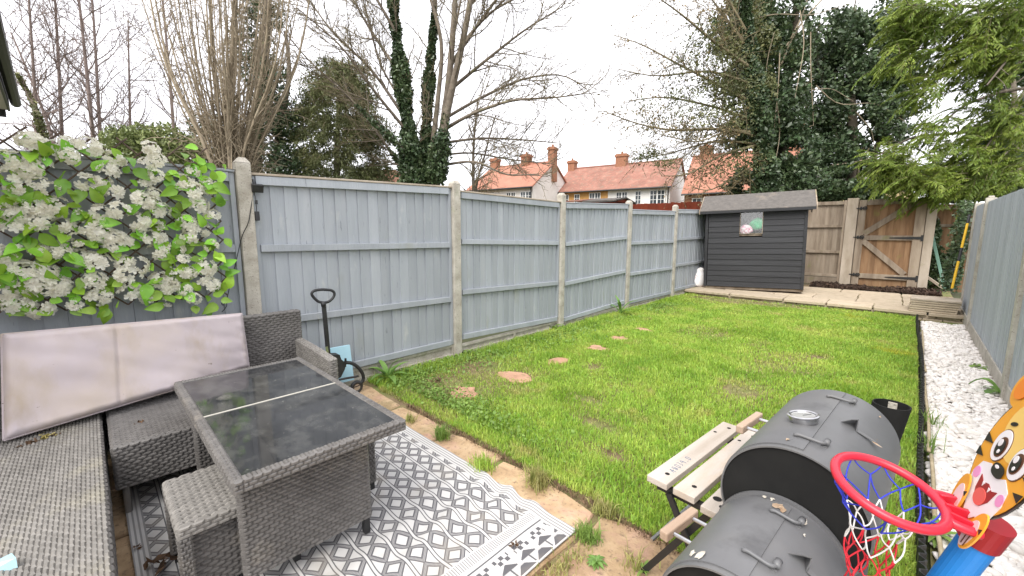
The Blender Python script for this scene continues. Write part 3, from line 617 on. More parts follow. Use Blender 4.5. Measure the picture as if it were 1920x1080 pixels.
# ---- the big sycamore with ivy on its stems
D0 = 13.0
tb, b0 = tree('sycamore_tree', 'large bare tree with spreading branches and ivy up its stems behind the fence', P(800, 345, D0), group='bare trees beyond the fence')
stems = [px_limb([(776, 345), (768, 250), (752, 140), (738, 30), (728, -130)], D0, .17, .06, .3, base=True), px_limb([(800, 345), (798, 240), (803, 150), (814, 50), (822, -150)], D0 + .2, .14, .05, .4, base=True),
         px_limb([(815, 345), (828, 250), (842, 165), (850, 60), (862, -150)], D0 - .1, .15, .055, -.3, base=True), px_limb([(818, 330), (838, 205), (868, 80), (884, -10), (905, -150)], D0 - .3, .13, .05, -.5),
         px_limb([(808, 300), (822, 180), (832, 80), (790, -60)], D0 + .1, .09, .035, .2)]
limbs = [px_limb(q, D0 + o, r * .72, .014, dd) for q, o, r, dd in [
    ([(830, 245), (880, 214), (960, 186), (1040, 184), (1092, 176)], 0, .085, -1.5), ([(842, 170), (900, 122), (980, 58), (1055, 12)], -.2, .08, -1.0), ([(838, 220), (895, 186), (980, 146), (1060, 136), (1100, 168)], .2, .075, 1.2),
    ([(828, 310), (890, 300), (950, 330), (1010, 326)], 0, .06, -1.2), ([(832, 268), (900, 258), (980, 262), (1045, 268)], .1, .06, .8), ([(846, 120), (900, 40), (960, -40), (1010, -110)], 0, .085, -.8),
    ([(768, 252), (702, 172), (640, 84), (556, 14)], 0, .075, -1.4), ([(762, 225), (694, 124), (622, 62), (540, -60)], .2, .08, .9), ([(772, 290), (706, 236), (640, 168), (575, 112), (536, 62)], -.2, .07, -1.2),
    ([(750, 140), (690, 50), (640, -40)], 0, .08, .5), ([(742, 60), (690, -30), (650, -120)], .1, .07, -.5), ([(776, 330), (738, 292), (700, 240), (672, 200)], 0, .09, .3), ([(760, 200), (715, 130), (690, 40), (668, -60)], 0, .06, 1.2),
    ([(868, 80), (920, 20), (1000, -20), (1060, -30)], 0, .06, -1.0), ([(836, 290), (880, 285), (960, 300), (1040, 308)], .3, .05, 1.5), ([(852, 60), (868, -20), (890, -110)], 0, .06, .6), ([(880, 10), (940, -60), (990, -140)], 0, .06, .3)]]
sec = sprout(limbs, 4.6, (.8, 2.2), 42, .42, n=7, wander=.13, up=.05, rmin=.012) + sprout(stems, 1.1, (1.2, 2.6), 45, .20, n=7, wander=.12, up=.08, t0=.35, rmin=.014)
ter = sprout(sec, 6.6, (.35, .95), 40, .5, n=5, wander=.16, up=.05, rmin=.0075)
twg = sprout(ter, 6.8, (.16, .42), 38, .6, n=4, wander=.18, up=.03, rmin=.0055)
obj('trunk', tubes_np(shift(stems, b0), 9, 'trunk', M_BARK), tb); obj('branches', tubes_np(shift(limbs + sec, b0), 6, 'branches', M_BARK), tb); obj('twigs', tubes_np(shift(ter + twg, b0), 3, 'twigs', M_BARKO), tb)
def ivy_on(stems, t1, dens, rad, size, base, m=M_IVY, parent=None, name='ivy'):
    C = []
    for pts, rr in stems:
        k = int(len(pts) * t1); p = pts[:k]; seg = np.linalg.norm(np.diff(p, axis=0), axis=1); n = int(seg.sum() * dens); cum = np.concatenate([[0], np.cumsum(seg)]); s = RNG.random(n) ** 1.5 * cum[-1]
        q = np.stack([np.interp(s, cum, p[:, a]) for a in range(3)], 1); d = RNG.normal(size=(n, 3)); d /= np.linalg.norm(d, axis=1)[:, None]
        fall = 1.2 - 1.0 * s / cum[-1]; lump = .55 + .9 * vnoise(q[:, 2] * 3 + 20, q[:, 0] * 3 + 20, 4); C.append(q + d * (rad * fall * lump * (.5 + .5 * RNG.random(n)))[:, None] + 0)
    C = np.concatenate(C) - base; C = C[C[:, 2] > .2]
    o = obj(name, leaf_mesh(name, C, size, m), parent); return o
ivy_on(stems[:1], 1.0, 3600, .42, .10, b0, parent=tb); ivy_on(stems[1:2], .8, 3000, .38, .10, b0, parent=tb); ivy_on(stems[2:4], .42, 2200, .32, .10, b0, parent=tb); ivy_on([limbs[11], limbs[8]], .55, 700, .20, .085, b0, parent=tb)

# ---- small bare sapling left of the cottages
ts, bs = tree('bare_tree', 'small bare tree standing in front of the leftmost cottage', P(888, 352, 16), group='bare trees beyond the fence')
st = [px_limb([(888, 352), (886, 300), (890, 240), (896, 190)], 16, .10, .03, base=True), px_limb([(890, 345), (908, 300), (918, 250), (930, 215)], 16, .07, .02, base=True)]
s2 = sprout(st, 5, (.7, 1.8), 45, .5, n=6, up=.08, t0=.35, rmin=.012); s3 = sprout(s2, 4.5, (.3, .7), 42, .5, n=4, rmin=.007)
obj('trunk', tubes_np(shift(st, bs), 7, 'trunk', M_BARK), ts); obj('twigs', tubes_np(shift(s2 + s3, bs), 3, 'twigs', M_BARKO), ts)

# ---- slim bare trees at the left
for i, (bx, tx, ty, dep, lab) in enumerate([(72, 50, -60, 15, 'slim bare tree nearest the left edge, leaning left'), (118, 95, -140, 16.5, 'slim bare tree whose stem forks low beside the ivy stump'), (112, 20, 60, 15.5, 'slim bare tree with a branch reaching back over the neighbouring house'),
        (178, 130, -150, 15, 'slim bare tree behind the white flowers, leaning left'), (190, 165, -120, 17, 'straight slim bare tree left of the pale hedge'), (245, 240, 40, 18, 'bare tree with pale broken top standing in the hedge'), (330, 290, -150, 17, 'slim bare tree between the hedge and the tan stems')]):
    t_, b_ = tree('bare_tree', lab, P(bx, 300, dep), group='bare trees beyond the fence')
    st = [px_limb([(bx, 300), (bx + (tx - bx) * .25, 300 + (ty - 300) * .3), (bx + (tx - bx) * .6, 300 + (ty - 300) * .65), (tx, ty)], dep, .085, .022, R_.uniform(-.6, .6), base=True)]
    s2 = sprout(st, 2.6, (1.2, 3.6), 42, .5, n=8, wander=.15, up=.06, t0=.3, rmin=.015); s3 = sprout(s2, 4.0, (.6, 1.5), 46, .5, n=5, wander=.18, up=.03, rmin=.009); s4 = sprout(s3, 6.5, (.25, .65), 48, .6, n=4, rmin=.006)
    obj('trunk', tubes_np(shift(st, b_), 7, 'trunk', M_BARKV), t_); obj('twigs', tubes_np(shift(s2 + s3 + s4, b_), 3, 'twigs', M_BARKV), t_)
# ivy clad stump by the house
t_, b_ = tree('ivy_stump', 'leaning ivy clad trunk beside the neighbouring house at the left', P(84, 275, 13)); st = [px_limb([(90, 290), (72, 215), (52, 170), (34, 140)], 13, .13, .04, base=True)]
obj('trunk', tubes_np(shift(st, b_), 7, 'trunk', M_BARK), t_); ivy_on(st, 1., 900, .26, .09, b_, M_IVYO, t_)
st2 = sprout(st, 5, (.5, 1.2), 50, .4, n=5, t0=.4, rmin=.01); obj('twigs', tubes_np(shift(st2, b_), 3, 'twigs', M_BARKV), t_)

# ---- pale multi-stemmed tree in front of a dark ivy column
tw, bw = tree('tan_stemmed_tree', 'tree of many pale tan upright stems rising behind the first concrete post', P(432, 330, 10.5))
st = []
for i in range(64):
    a = RNG.normal(0, 1); tx = 432 + a * 78 + RNG.normal(0, 14); ty = RNG.uniform(-190, 40); bx = 432 + a * 10
    st.append(px_limb([(bx, 325), (bx + (tx - bx) * .32 + RNG.normal(0, 7), 240), (bx + (tx - bx) * .72 + RNG.normal(0, 9), 130), (tx, ty)], 10.5 + RNG.normal(0, .4), RNG.uniform(.018, .05), .008, RNG.normal(0, .9), n=12, base=True))
st.append(px_limb([(432, 330), (430, 250), (436, 150), (440, 20), (446, -120)], 10.4, .10, .05, base=True))
s2 = sprout(st, 2.2, (.6, 1.6), 36, .5, n=7, wander=.26, up=.02, t0=.15, rmin=.008); s3 = sprout(s2, 3.2, (.3, .8), 50, .6, n=5, wander=.28, up=-.06, rmin=.0055)
low = []
for i in range(150):
    a = RNG.uniform(0, 2 * math.pi); low.append(limb(P(432 + RNG.normal(0, 16), RNG.uniform(225, 330), 10.3), (math.cos(a), math.sin(a), .5), RNG.uniform(.5, 1.3), .009, .004, 7, .22, -.05))
obj('stems', tubes_np(shift(st, bw), 6, 'stems', M_BARKP), tw); obj('twigs', tubes_np(shift(s2 + s3 + low, bw), 3, 'twigs', M_BARKP), tw)
t_, b_ = tree('ivy_clad_tree', 'tall ivy covered trunk directly behind the tan stemmed tree', P(480, 330, 13.2))
st = [px_limb([(480, 330), (484, 200), (500, 80), (505, -150)], 13.2, .2, .1, base=True), px_limb([(450, 330), (440, 220), (420, 150)], 13.0, .12, .05, base=True), px_limb([(515, 330), (520, 240), (548, 150), (535, 60)], 13.4, .14, .05, base=True)]
obj('trunk', tubes_np(shift(st, b_), 7, 'trunk', M_BARK), t_)
C = []
for (x, y, rx, ry, n) in [(395, 275, 42, 60, 2600), (450, 285, 50, 55, 2600), (512, 270, 36, 70, 3400), (500, 150, 32, 80, 3000), (496, 40, 34, 80, 2600), (520, 210, 26, 50, 1600), (470, 90, 26, 60, 900), (540, 320, 30, 30, 1100)]:
    k = 13.2 / FPX; q, _ = ell_points(n, P(x, y, 13.2), (rx * k, .7, ry * k), .35); C.append(q)
C = np.concatenate(C); C = C[vnoise(C[:, 0] * 2.2 + 50, C[:, 2] * 2.2 + 9, 8) > .34]
obj('ivy', leaf_mesh('ivy', C - b_, .10, M_IVY), t_)

# ---- drooping dark yew
ty_, by = tree('yew_tree', 'bushy dark olive evergreen left of the big bare tree', P(630, 340, 14.5)); st = [px_limb([(632, 340), (632, 240), (640, 150), (642, 110)], 14.5, .18, .03, base=True)]
obj('trunk', tubes_np(shift(st, by), 7, 'trunk', M_BARK), ty_)
k = 14.5 / FPX; sp = []; CC = []
for i in range(500):
    t = RNG.random() ** .8; yy = 108 + t * 235; hw = 18 + 62 * math.sin(min(1, t * 1.25) * math.pi * .5); a = RNG.uniform(0, 2 * math.pi); rr = (.45 + .55 * RNG.random())
    c = P(634 + math.cos(a) * hw * rr, yy, 14.5 + math.sin(a) * hw * rr * k)
    out = unit((c - P(634, yy, 14.5)) + 1e-6); p, r = limb(c, out + (0, 0, .25), RNG.uniform(.5, .95), .012, .004, 7, .12, -.16); sp.append((p, r))
    m_ = 95; s = RNG.random(m_) * 6; j = s.astype(int).clip(0, 5); f = (s - j)[:, None]; q = p[j] * (1 - f) + p[j + 1] * f; CC.append(q + RNG.normal(0, .085, (m_, 3)) * (1, 1, .8) - np.array([0, 0, .06]))
obj('branches', tubes_np(shift(sp, by), 3, 'branches', M_BARKO), ty_); obj('foliage', leaf_mesh('foliage', np.concatenate(CC) - by, .10, M_YEW, aspect=.30, droop=.35), ty_)

# ---- hedge above the flowers
th, bh_ = tree('garden_hedge', 'pale variegated hedge rising above the white flower trellis', P(285, 300, 10.5), 'hedge'); C = []
k = 10.5 / FPX
for (x, y, rx, ry, n) in [(232, 275, 32, 38, 2300), (270, 268, 36, 34, 2300), (312, 272, 38, 40, 2400), (350, 290, 34, 38, 2000), (250, 310, 60, 30, 1500), (330, 320, 60, 30, 1400), (205, 300, 22, 30, 900)]:
    q, _ = ell_points(n, P(x, y, 10.5), (rx * k, .5, ry * k), .5); C.append(q)
obj('foliage', leaf_mesh('foliage', np.concatenate(C) - bh_, .075, M_HEDGE), th)
st = [limb(ground(P(285 + d, 300, 10.5)), (0, 0, 1), 1.9, .04, .02, 6, .05) for d in (-60, -30, 0, 30, 55)]; obj('stems', tubes_np(shift(st, bh_), 5, 'stems', M_BARK), th)

# ---- ivy swamped tree right of centre, and the dark one beside it
def leafy(name, label, bpx, dep, stems_px, clumps, m, size, thr=.33, seed=3, shell=.4, parts=3, group='ivy covered trees'):
    t, b = tree(name, label, P(*bpx, dep), group=group); st = [px_limb(q, dep + RNG.normal(0, .2), r, r * .35, base=bs_) for q, r, bs_ in stems_px]
    s2 = sprout(st, 2.0, (.8, 2.2), 45, .35, n=6, up=.06, t0=.3, rmin=.012); obj('trunk', tubes_np(shift(st, b), 8, 'trunk', M_BARK), t); obj('twigs', tubes_np(shift(s2, b), 4, 'twigs', M_BARKO), t); C = []
    k = dep / FPX
    for (x, y, rx, ry, n) in clumps:
        n = int(n * 1.9); q, _ = ell_points(n, P(x, y, dep + RNG.normal(0, .5)), (rx * k, (rx + ry) * .5 * k, ry * k), shell); C.append(q)
    C = np.concatenate(C); w = vnoise(C[:, 0] * 1.5 + 30, C[:, 2] * 1.5 + 30, seed) * .6 + vnoise(C[:, 0] * 4 + 9, C[:, 2] * 4 + 9, seed + 1) * .4; C = C[w > thr]
    obj('foliage', leaf_mesh('foliage', C - b, size, m), t); return t, b, st
D1 = 15.0
t1, b1, st1 = leafy('ivy_clad_tree', 'tall tree smothered in ivy rising behind the dark shed', (1450, 360), D1,
    [([(1450, 360), (1440, 250), (1430, 120), (1425, -100)], .28, True), ([(1462, 330), (1470, 200), (1490, 80), (1500, -120)], .2, True), ([(1440, 240), (1400, 150), (1375, 60), (1360, -80)], .12, False)],
    [(1425, 40, 62, 62, 2600), (1380, 60, 50, 50, 1500), (1440, 130, 66, 60, 2600), (1395, 160, 52, 50, 1700), (1460, 210, 56, 56, 2600), (1420, 250, 52, 50, 2200), (1395, 250, 46, 36, 1500), (1470, 290, 60, 50, 2600), (1430, 310, 46, 40, 2000), (1410, 350, 60, 26, 1700), (1480, 345, 60, 36, 2200), (1440, -40, 70, 60, 2200), (1500, 60, 36, 60, 1200)], M_IVY, .125, .30, 3)
Co = []
for (x, y, rx, ry, n) in [(1385, 40, 48, 50, 1400), (1420, 90, 60, 40, 1500), (1365, 120, 50, 60, 1500), (1390, 190, 50, 50, 1200), (1410, 160, 50, 16, 900)]:
    q, _ = ell_points(n, P(x, y, D1 - 1.0), (rx * D1 / FPX, .6, ry * D1 / FPX), .5); Co.append(q)
Co = np.concatenate(Co); Co = Co[vnoise(Co[:, 0] * 1.8 + 31, Co[:, 2] * 1.8 + 31, 13) > .45]
obj('old_foliage', leaf_mesh('old_foliage', Co - b1, .10, M_IVYO), t1)
hang = [px_limb([(x0, y0), (x0 + RNG.normal(0, 8), y0 + 60), (x0 + RNG.normal(0, 14), y0 + RNG.uniform(110, 190))], D1 - 1.2, .018, .008, n=9) for x0, y0 in [(1452, 60), (1462, 100), (1405, 30), (1440, 170), (1456, 190), (1380, 10), (1500, 20), (1520, 60)]]
hang += [px_limb([(1460, 130), (1490, 60), (1530, 10), (1580, -40)], D1 - .6, .05, .015), px_limb([(1462, 110), (1500, 40), (1520, -20)], D1 - .6, .04, .012), px_limb([(1400, 40), (1450, 25), (1520, 30), (1600, 5)], D1 - 1, .02, .008)]
obj('bare_stems', tubes_np(shift(hang, b1), 5, 'bare_stems', M_BARKP), t1)
t2, b2, st2 = leafy('ivy_clad_tree', 'dark glossy evergreen mass behind the timber fence left of the gate', (1600, 370), D1 + 1.5,
    [([(1600, 370), (1600, 250), (1590, 120), (1600, 20)], .26, True), ([(1625, 330), (1660, 230), (1700, 160)], .12, False), ([(1590, 270), (1550, 180), (1530, 90)], .12, False)],
    [(1560, 70, 48, 46, 1800), (1600, 60, 40, 42, 1500), (1640, 95, 46, 50, 1600), (1585, 140, 60, 50, 2300), (1650, 175, 60, 46, 2300), (1540, 180, 40, 60, 1300), (1600, 220, 64, 50, 2600), (1655, 240, 50, 46, 2100), (1560, 300, 60, 50, 2600), (1620, 310, 60, 50, 2800), (1560, 350, 70, 26, 2000), (1640, 355, 60, 26, 1800), (1690, 130, 40, 36, 900), (1700, 210, 36, 30, 700), (1530, 240, 30, 40, 900), (1545, 120, 28, 40, 700), (1575, 345, 50, 34, 2200), (1640, 345, 50, 34, 2200), (1690, 330, 34, 34, 1000), (1520, 320, 36, 40, 1300), (1700, 60, 40, 50, 700), (1675, 30, 40, 40, 700)], M_IVY, .125, .31, 9)
br = [px_limb(q, D1 + .6, r, .01) for q, r in [([(1560, 310), (1600, 305), (1625, 298), (1660, 290)], .03), ([(1605, 210), (1635, 245), (1640, 280)], .025), ([(1530, 160), (1570, 200), (1640, 190), (1700, 230)], .02), ([(1500, 170), (1560, 165), (1600, 190)], .018)]]
obj('bare_stems', tubes_np(shift(br, b2), 5, 'bare_stems', M_BARKP), t2)

# ---- budding branches hanging over the cottages
t3, b3 = tree('budding_tree', 'tree with arching bare branches and brown buds hanging over the cottages', P(1440, 360, 13.2), group='bare trees beyond the fence')
trunk = [px_limb([(1440, 365), (1432, 280), (1420, 180), (1400, 60), (1390, -80)], 13.2, .16, .06, base=True)]
ivy_on(trunk, .95, 2600, .55, .11, b3, parent=t3)
lb = [px_limb(q, 13.2, r, .010, dd) for q, r, dd in [([(1420, 250), (1340, 240), (1260, 246), (1190, 232), (1132, 208)], .06, -1.2), ([(1424, 200), (1350, 160), (1270, 120), (1200, 80), (1152, 66)], .055, .6), ([(1428, 270), (1350, 290), (1290, 330), (1240, 330)], .05, -1.0),
    ([(1410, 130), (1340, 80), (1270, 20), (1210, -20)], .06, -.8), ([(1404, 90), (1350, 20), (1300, -50)], .05, .6), ([(1426, 230), (1340, 200), (1250, 180), (1170, 190)], .05, 1.0), ([(1430, 300), (1380, 330), (1330, 360), (1300, 352)], .045, -.6), ([(1424, 270), (1340, 262), (1250, 290), (1180, 300)], .04, .5),
    ([(1415, 160), (1330, 130), (1230, 145), (1160, 130)], .045, -.4), ([(1428, 260), (1370, 240), (1310, 270), (1230, 250)], .04, -1.4), ([(1400, 60), (1360, -10), (1340, -80)], .04, -.5)]]
s2 = sprout(lb, 9.0, (.5, 1.6), 52, .45, n=6, wander=.2, up=-.02, rmin=.010); s3 = sprout(s2, 6.5, (.25, .7), 46, .6, n=4, wander=.22, up=-.03, rmin=.0065)
obj('trunk', tubes_np(shift(trunk, b3), 7, 'trunk', M_BARK), t3); obj('branches', tubes_np(shift(lb, b3), 5, 'branches', M_BARKO), t3); obj('twigs', tubes_np(shift(s2 + s3, b3), 3, 'twigs', M_BARKO), t3)
tips = np.concatenate([p[1:] for p, r in s2 + s3]); tips = tips[RNG.random(len(tips)) < .8]; tips = tips[vnoise(tips[:, 0] * 1.1 + 70, tips[:, 2] * 1.1 + 70, 6) > .30]
obj('buds', leaf_mesh('buds', tips + RNG.normal(0, .03, tips.shape) - b3, .062, M_BUD, aspect=.5), t3)
cl = []
for (x, y, rx, ry, n) in [(1215, 290, 36, 18, 420), (1250, 305, 30, 16, 320), (1380, 165, 60, 20, 700), (1330, 160, 40, 20, 350), (1290, 240, 50, 30, 450), (1330, 320, 50, 24, 380), (1270, 180, 44, 28, 420), (1310, 70, 50, 40, 500), (1350, 110, 70, 60, 1500), (1360, 220, 60, 50, 1300), (1300, 210, 70, 40, 700), (1230, 230, 50, 30, 400), (1380, 300, 60, 40, 900), (1200, 200, 40, 30, 200), (1280, 120, 60, 40, 450)]:
    q, _ = ell_points(n, P(x, y, 12.8), (rx * 13 / FPX, .5, ry * 13 / FPX), .2); cl.append(q)
obj('young_leaves', leaf_mesh('young_leaves', np.concatenate(cl) - b3, .07, M_IVYO, aspect=.45), t3)

# ---- overhanging conifer on the right
D2 = 8.0
t4, b4 = tree('conifer_tree', 'bright green feathery conifer overhanging the right hand fence', P(1960, 340, D2 + 1.5))
st = [px_limb([(1985, 340), (1975, 150), (1960, -60), (1950, -300)], D2 + 1.5, .22, .1, base=True)]
lm = [px_limb(q, D2 + 1.0, r, .012, dd) for q, r, dd in [([(1965, 40), (1900, 20), (1800, 10), (1700, 10)], .06, -1.2), ([(1970, 120), (1890, 90), (1800, 100), (1720, 90)], .06, -.9), ([(1972, 200), (1900, 220), (1810, 250), (1700, 255), (1650, 290)], .06, -.7),
    ([(1975, 260), (1900, 280), (1830, 320), (1740, 340)], .05, -.6), ([(1960, -20), (1880, -40), (1780, -30)], .06, -1.2), ([(1975, 160), (1880, 170), (1800, 200), (1760, 240)], .05, .2), ([(1978, 300), (1900, 320), (1840, 350), (1770, 360)], .04, -.4), ([(1960, 10), (1930, 60), (1890, 110), (1850, 160)], .05, -1.6), ([(1970, 90), (1930, 160), (1880, 230), (1840, 290)], .05, -1.2)]]
s2 = sprout(lm, 3.0, (.5, 1.1), 45, .4, n=6, wander=.12, up=-.10, rmin=.007)
obj('trunk', tubes_np(shift(st, b4), 8, 'trunk', M_BARK), t4); obj('branches', tubes_np(shift(lm + s2, b4), 4, 'branches', M_BARK), t4)
def feather(start, d, L):
    """one drooping spray: spine with flat fronds either side"""
    p, r = limb(start, d, L, .004, .0015, 9, .07, -.17); return p, r
spine = []; FC = []; FD = []
anchors = [q for p, r in lm + s2 for q in p[2:]]
extra = []
for (x, y, rx, ry, n) in [(a_, b__, c__, d__, int(e__ * 1.7)) for a_, b__, c__, d__, e__ in [(1840, 40, 90, 50, 70), (1760, 20, 60, 34, 34), (1880, 120, 60, 60, 56), (1810, 110, 60, 40, 34), (1700, 110, 34, 44, 16), (1880, 230, 60, 60, 56), (1800, 300, 50, 50, 44), (1690, 300, 40, 26, 30), (1760, 340, 46, 30, 34), (1860, 310, 50, 50, 46), (1780, 350, 60, 20, 30), (1900, 30, 40, 70, 40), (1730, 60, 40, 30, 18), (1905, 330, 30, 40, 20), (1740, 170, 30, 30, 12), (1720, 30, 50, 30, 30), (1700, 330, 40, 26, 24), (1660, 300, 24, 20, 12), (1760, 240, 40, 40, 16)]]:
    q, _ = ell_points(n, P(x, y, D2), (rx * D2 / FPX, .6, ry * D2 / FPX), .1); extra += list(q)
for a in extra:
    d = unit(np.array([-.55, -.25, .12]) + RNG.normal(0, .45, 3)); p, r = feather(a, d, RNG.uniform(.35, .62)); spine.append((p, r)); m_ = 120
    s = RNG.random(m_) * 8; j = s.astype(int).clip(0, 7); f = (s - j)[:, None]; q = p[j] * (1 - f) + p[j + 1] * f; tg = p[j + 1] - p[j]; tg /= np.linalg.norm(tg, axis=1)[:, None]
    sd_ = np.cross(tg, np.array([0, 0, 1.])); sd_ /= np.linalg.norm(sd_, axis=1)[:, None] + 1e-6; w = (.16 * (1 - s / 9.5))[:, None] * RNG.uniform(-1, 1, (m_, 1))
    FC.append(q + sd_ * w + tg * abs(w) * .7 - np.array([0, 0, 1.]) * abs(w) * .45); FD.append(tg * .8 + sd_ * np.sign(w) * .6 - np.array([0, 0, .3]))
FC = np.concatenate(FC) - b4; FD = np.concatenate(FD); FD /= np.linalg.norm(FD, axis=1)[:, None]; n = len(FC)
L_ = (.05 * (1 + RNG.normal(0, .3, n))).clip(.02, .1)[:, None]; sdv = np.cross(FD, RNG.normal(size=(n, 3))); sdv /= np.linalg.norm(sdv, axis=1)[:, None]
v = np.stack([FC - FD * L_ * .5, FC + sdv * .008, FC + FD * L_, FC - sdv * .008], 1).reshape(-1, 3); b = np.arange(n)[:, None] * 4
obj('sprays', np_mesh('sprays', v, [np.concatenate([b + np.array([[0, 1, 2]]), b + np.array([[0, 2, 3]])])], M_CONI), t4); obj('twigs', tubes_np(shift(spine, b4), 3, 'twigs', M_BARKO), t4)
leafy('ivy_bank', 'dark ivy bank beyond the right hand fence under the conifer', (1890, 350), 10.5, [([(1900, 360), (1900, 300), (1905, 220), (1900, 150)], .12, True)],
      [(1880, 325, 44, 30, 2200), (1915, 300, 34, 50, 1800), (1850, 350, 40, 22, 1400), (1900, 200, 40, 60, 1500), (1890, 100, 40, 60, 1200), (1925, 60, 30, 80, 1200), (1870, 270, 34, 30, 900), (1930, 345, 40, 30, 1200), (1800, 368, 46, 14, 700)], M_IVY, .10, .30, 15, group='ivy covered trees')
# ---- ivy climbing the dark end of the right fence
ic = []
for px in np.linspace(383, 540, 40):
    x = 1812 - (px - 383) * .21 + RNG.normal(0, 3); q = at_y(x, px, 9.75 + RNG.normal(0, .1)); ic.append(q)
ic = np.array(ic); C = np.repeat(ic, 34, 0) + RNG.normal(0, 1, (len(ic) * 34, 3)) * (.05, .10, .05)
iv = empty('climbing_ivy', (ic[-1][0], ic[-1][1], TZ)); tag(iv, 'ivy climbing the end of the right hand fence beside the yellow pole', 'ivy')
bI = np.array([ic[-1][0], ic[-1][1], TZ]); ip = spline(ic[::-1][::6], 12) + (0.02, .03, 0)
obj('stem', tubes_np([(ip - bI, np.full(12, .012))], 5, 'stem', M_BARK), iv); obj('leaves', leaf_mesh('leaves', C - bI, .06, M_IVY), iv)
tag(MB().box((.60, 9.33, -.05), (.68, 9.43, 1.72), .006).build('fence_post', M_CONC), 'end post of the right hand fence half hidden in ivy', 'fence post')

# ================================================================== OBJECTS: FURNITURE
# ---- node pattern helper for flat print
class X:
    def __init__(s, nt, sock): s.nt = nt; s.s = sock
    def op(s, o, b=None, clampv=False):
        n = s.nt.nodes.new('ShaderNodeMath'); n.operation = o; n.use_clamp = clampv; s.nt.links.new(s.s, n.inputs[0])
        if b is not None:
            if isinstance(b, X): s.nt.links.new(b.s, n.inputs[1])
            else: n.inputs[1].default_value = b
        return X(s.nt, n.outputs[0])
    def __add__(s, b): return s.op('ADD', b)
    def __sub__(s, b): return s.op('SUBTRACT', b)
    def __mul__(s, b): return s.op('MULTIPLY', b)
    def lt(s, b): return s.op('LESS_THAN', b)
    def gt(s, b): return s.op('GREATER_THAN', b)
    def fr(s): return s.op('FRACT')
    def ab(s): return s.op('ABSOLUTE')
    def inv(s): return (s * -1.) + 1.
    def mx(s, b): return s.op('MAXIMUM', b)
    def mn(s, b): return s.op('MINIMUM', b)
    def bet(s, a, b): return s.gt(a) * s.lt(b)
def rug_mat():
    m = bpy.data.materials.new('woven_rug_print'); m.use_nodes = True; nt = m.node_tree; n = nt.nodes; L = nt.links; b = n['Principled BSDF']; b.inputs['Roughness'].default_value = .85
    tcn = n.new('ShaderNodeTexCoord'); sx = n.new('ShaderNodeSeparateXYZ'); L.new(tcn.outputs['Object'], sx.inputs[0]); x = X(nt, sx.outputs[0]); y = X(nt, sx.outputs[1])
    fv = ((y - .022) * (1 / .1035)).fr() - .5; fu = (x * (1 / .112) + 40.2).fr() - .5; av = fv.ab(); au = fu.ab(); d = av + au
    hatch = (((x + y) * 140.).fr() - .5).ab().gt(.22); hatch2 = ((x * 120.).fr() - .5).ab().gt(.25)
    dark = d.bet(.27, .35).mx(d.bet(.49, .56)); ring = d.bet(.35, .49)
    body = dark.mx(ring * ((hatch * .35) + .50))                     # amount of charcoal
    line_d = av.bet(.405, .45); line_w = av.gt(.45); body = body.mx(line_d); body = body * line_w.inv()
    # side borders: fine stripes along the edges
    side = y.gt(1.295).mx(y.lt(.055)); stripes = ((y * 62.).fr()).lt(.42) * .62; body = body * side.inv() + side * stripes
    # end band
    end = x.gt(-1.155); q = (x * 55.).fr().lt(.5); fy = ((y - .022) * (1 / .1035)).fr()
    combs = x.bet(-1.148, -1.105) * ((y * 95.).fr().lt(.4)) * .7; ln = x.bet(-1.086, -1.079)
    cu = (x + 1.062) * (1 / .019); chk = ((cu.op('FLOOR') + (y * (1 / .019)).op('FLOOR')) * .5).fr().gt(.25) * x.bet(-1.062, -1.024) * fy.bet(.2, .95)
    tri = x.bet(-1.018, -.985) * ((x + 1.018) * 22. + .05).gt((fy - .5).ab() * 1.7) * fy.bet(.12, .88)
    tri2 = x.bet(-.972, -.938) * ((x + .972) * 16. + .18).gt(((fy + .5).fr() - .5).ab() * 1.6) ; bar = fy.bet(.46, .53) * x.bet(-1.01, -.945); wv = x.bet(-1.0, -.965) * hatch2 * .3
    eb = combs.mx(ln).mx(chk).mx(tri).mx(tri2).mx(bar).mx(wv); eb = eb * side.inv() + side * stripes
    tot = body * end.inv() + end * eb
    nz = n.new('ShaderNodeTexNoise'); nz.inputs['Scale'].default_value = 7; nz.inputs['Detail'].default_value = 6; L.new(tcn.outputs['Object'], nz.inputs[0])
    weave = (((x * 330.).fr() - .5).ab() * ((y * 330.).fr() - .5).ab())
    mixn = n.new('ShaderNodeMix'); mixn.data_type = 'RGBA'; L.new(tot.s, mixn.inputs[0]); mixn.inputs[6].default_value = (.53, .52, .505, 1); mixn.inputs[7].default_value = (.10, .097, .104, 1)
    m2 = n.new('ShaderNodeMix'); m2.data_type = 'RGBA'; mr = n.new('ShaderNodeMapRange'); mr.inputs[1].default_value = .52; mr.inputs[2].default_value = .8; mr.inputs[4].default_value = .45; L.new(nz.outputs['Fac'], mr.inputs[0]); L.new(mr.outputs[0], m2.inputs[0])
    L.new(mixn.outputs[2], m2.inputs[6]); m2.inputs[7].default_value = (.34, .29, .22, 1); L.new(m2.outputs[2], b.inputs['Base Color'])
    bn = n.new('ShaderNodeBump'); bn.inputs['Strength'].default_value = .5; bn.inputs['Distance'].default_value = .004; L.new(weave.s, bn.inputs['Height']); L.new(bn.outputs[0], b.inputs['Normal'])
    return m
nx, ny = 230, 110; gxx = np.linspace(-2.95, -.93, nx + 1); gyy = np.linspace(.0, 1.36, ny + 1); XX, YY = np.meshgrid(gxx, gyy, indexing='ij')
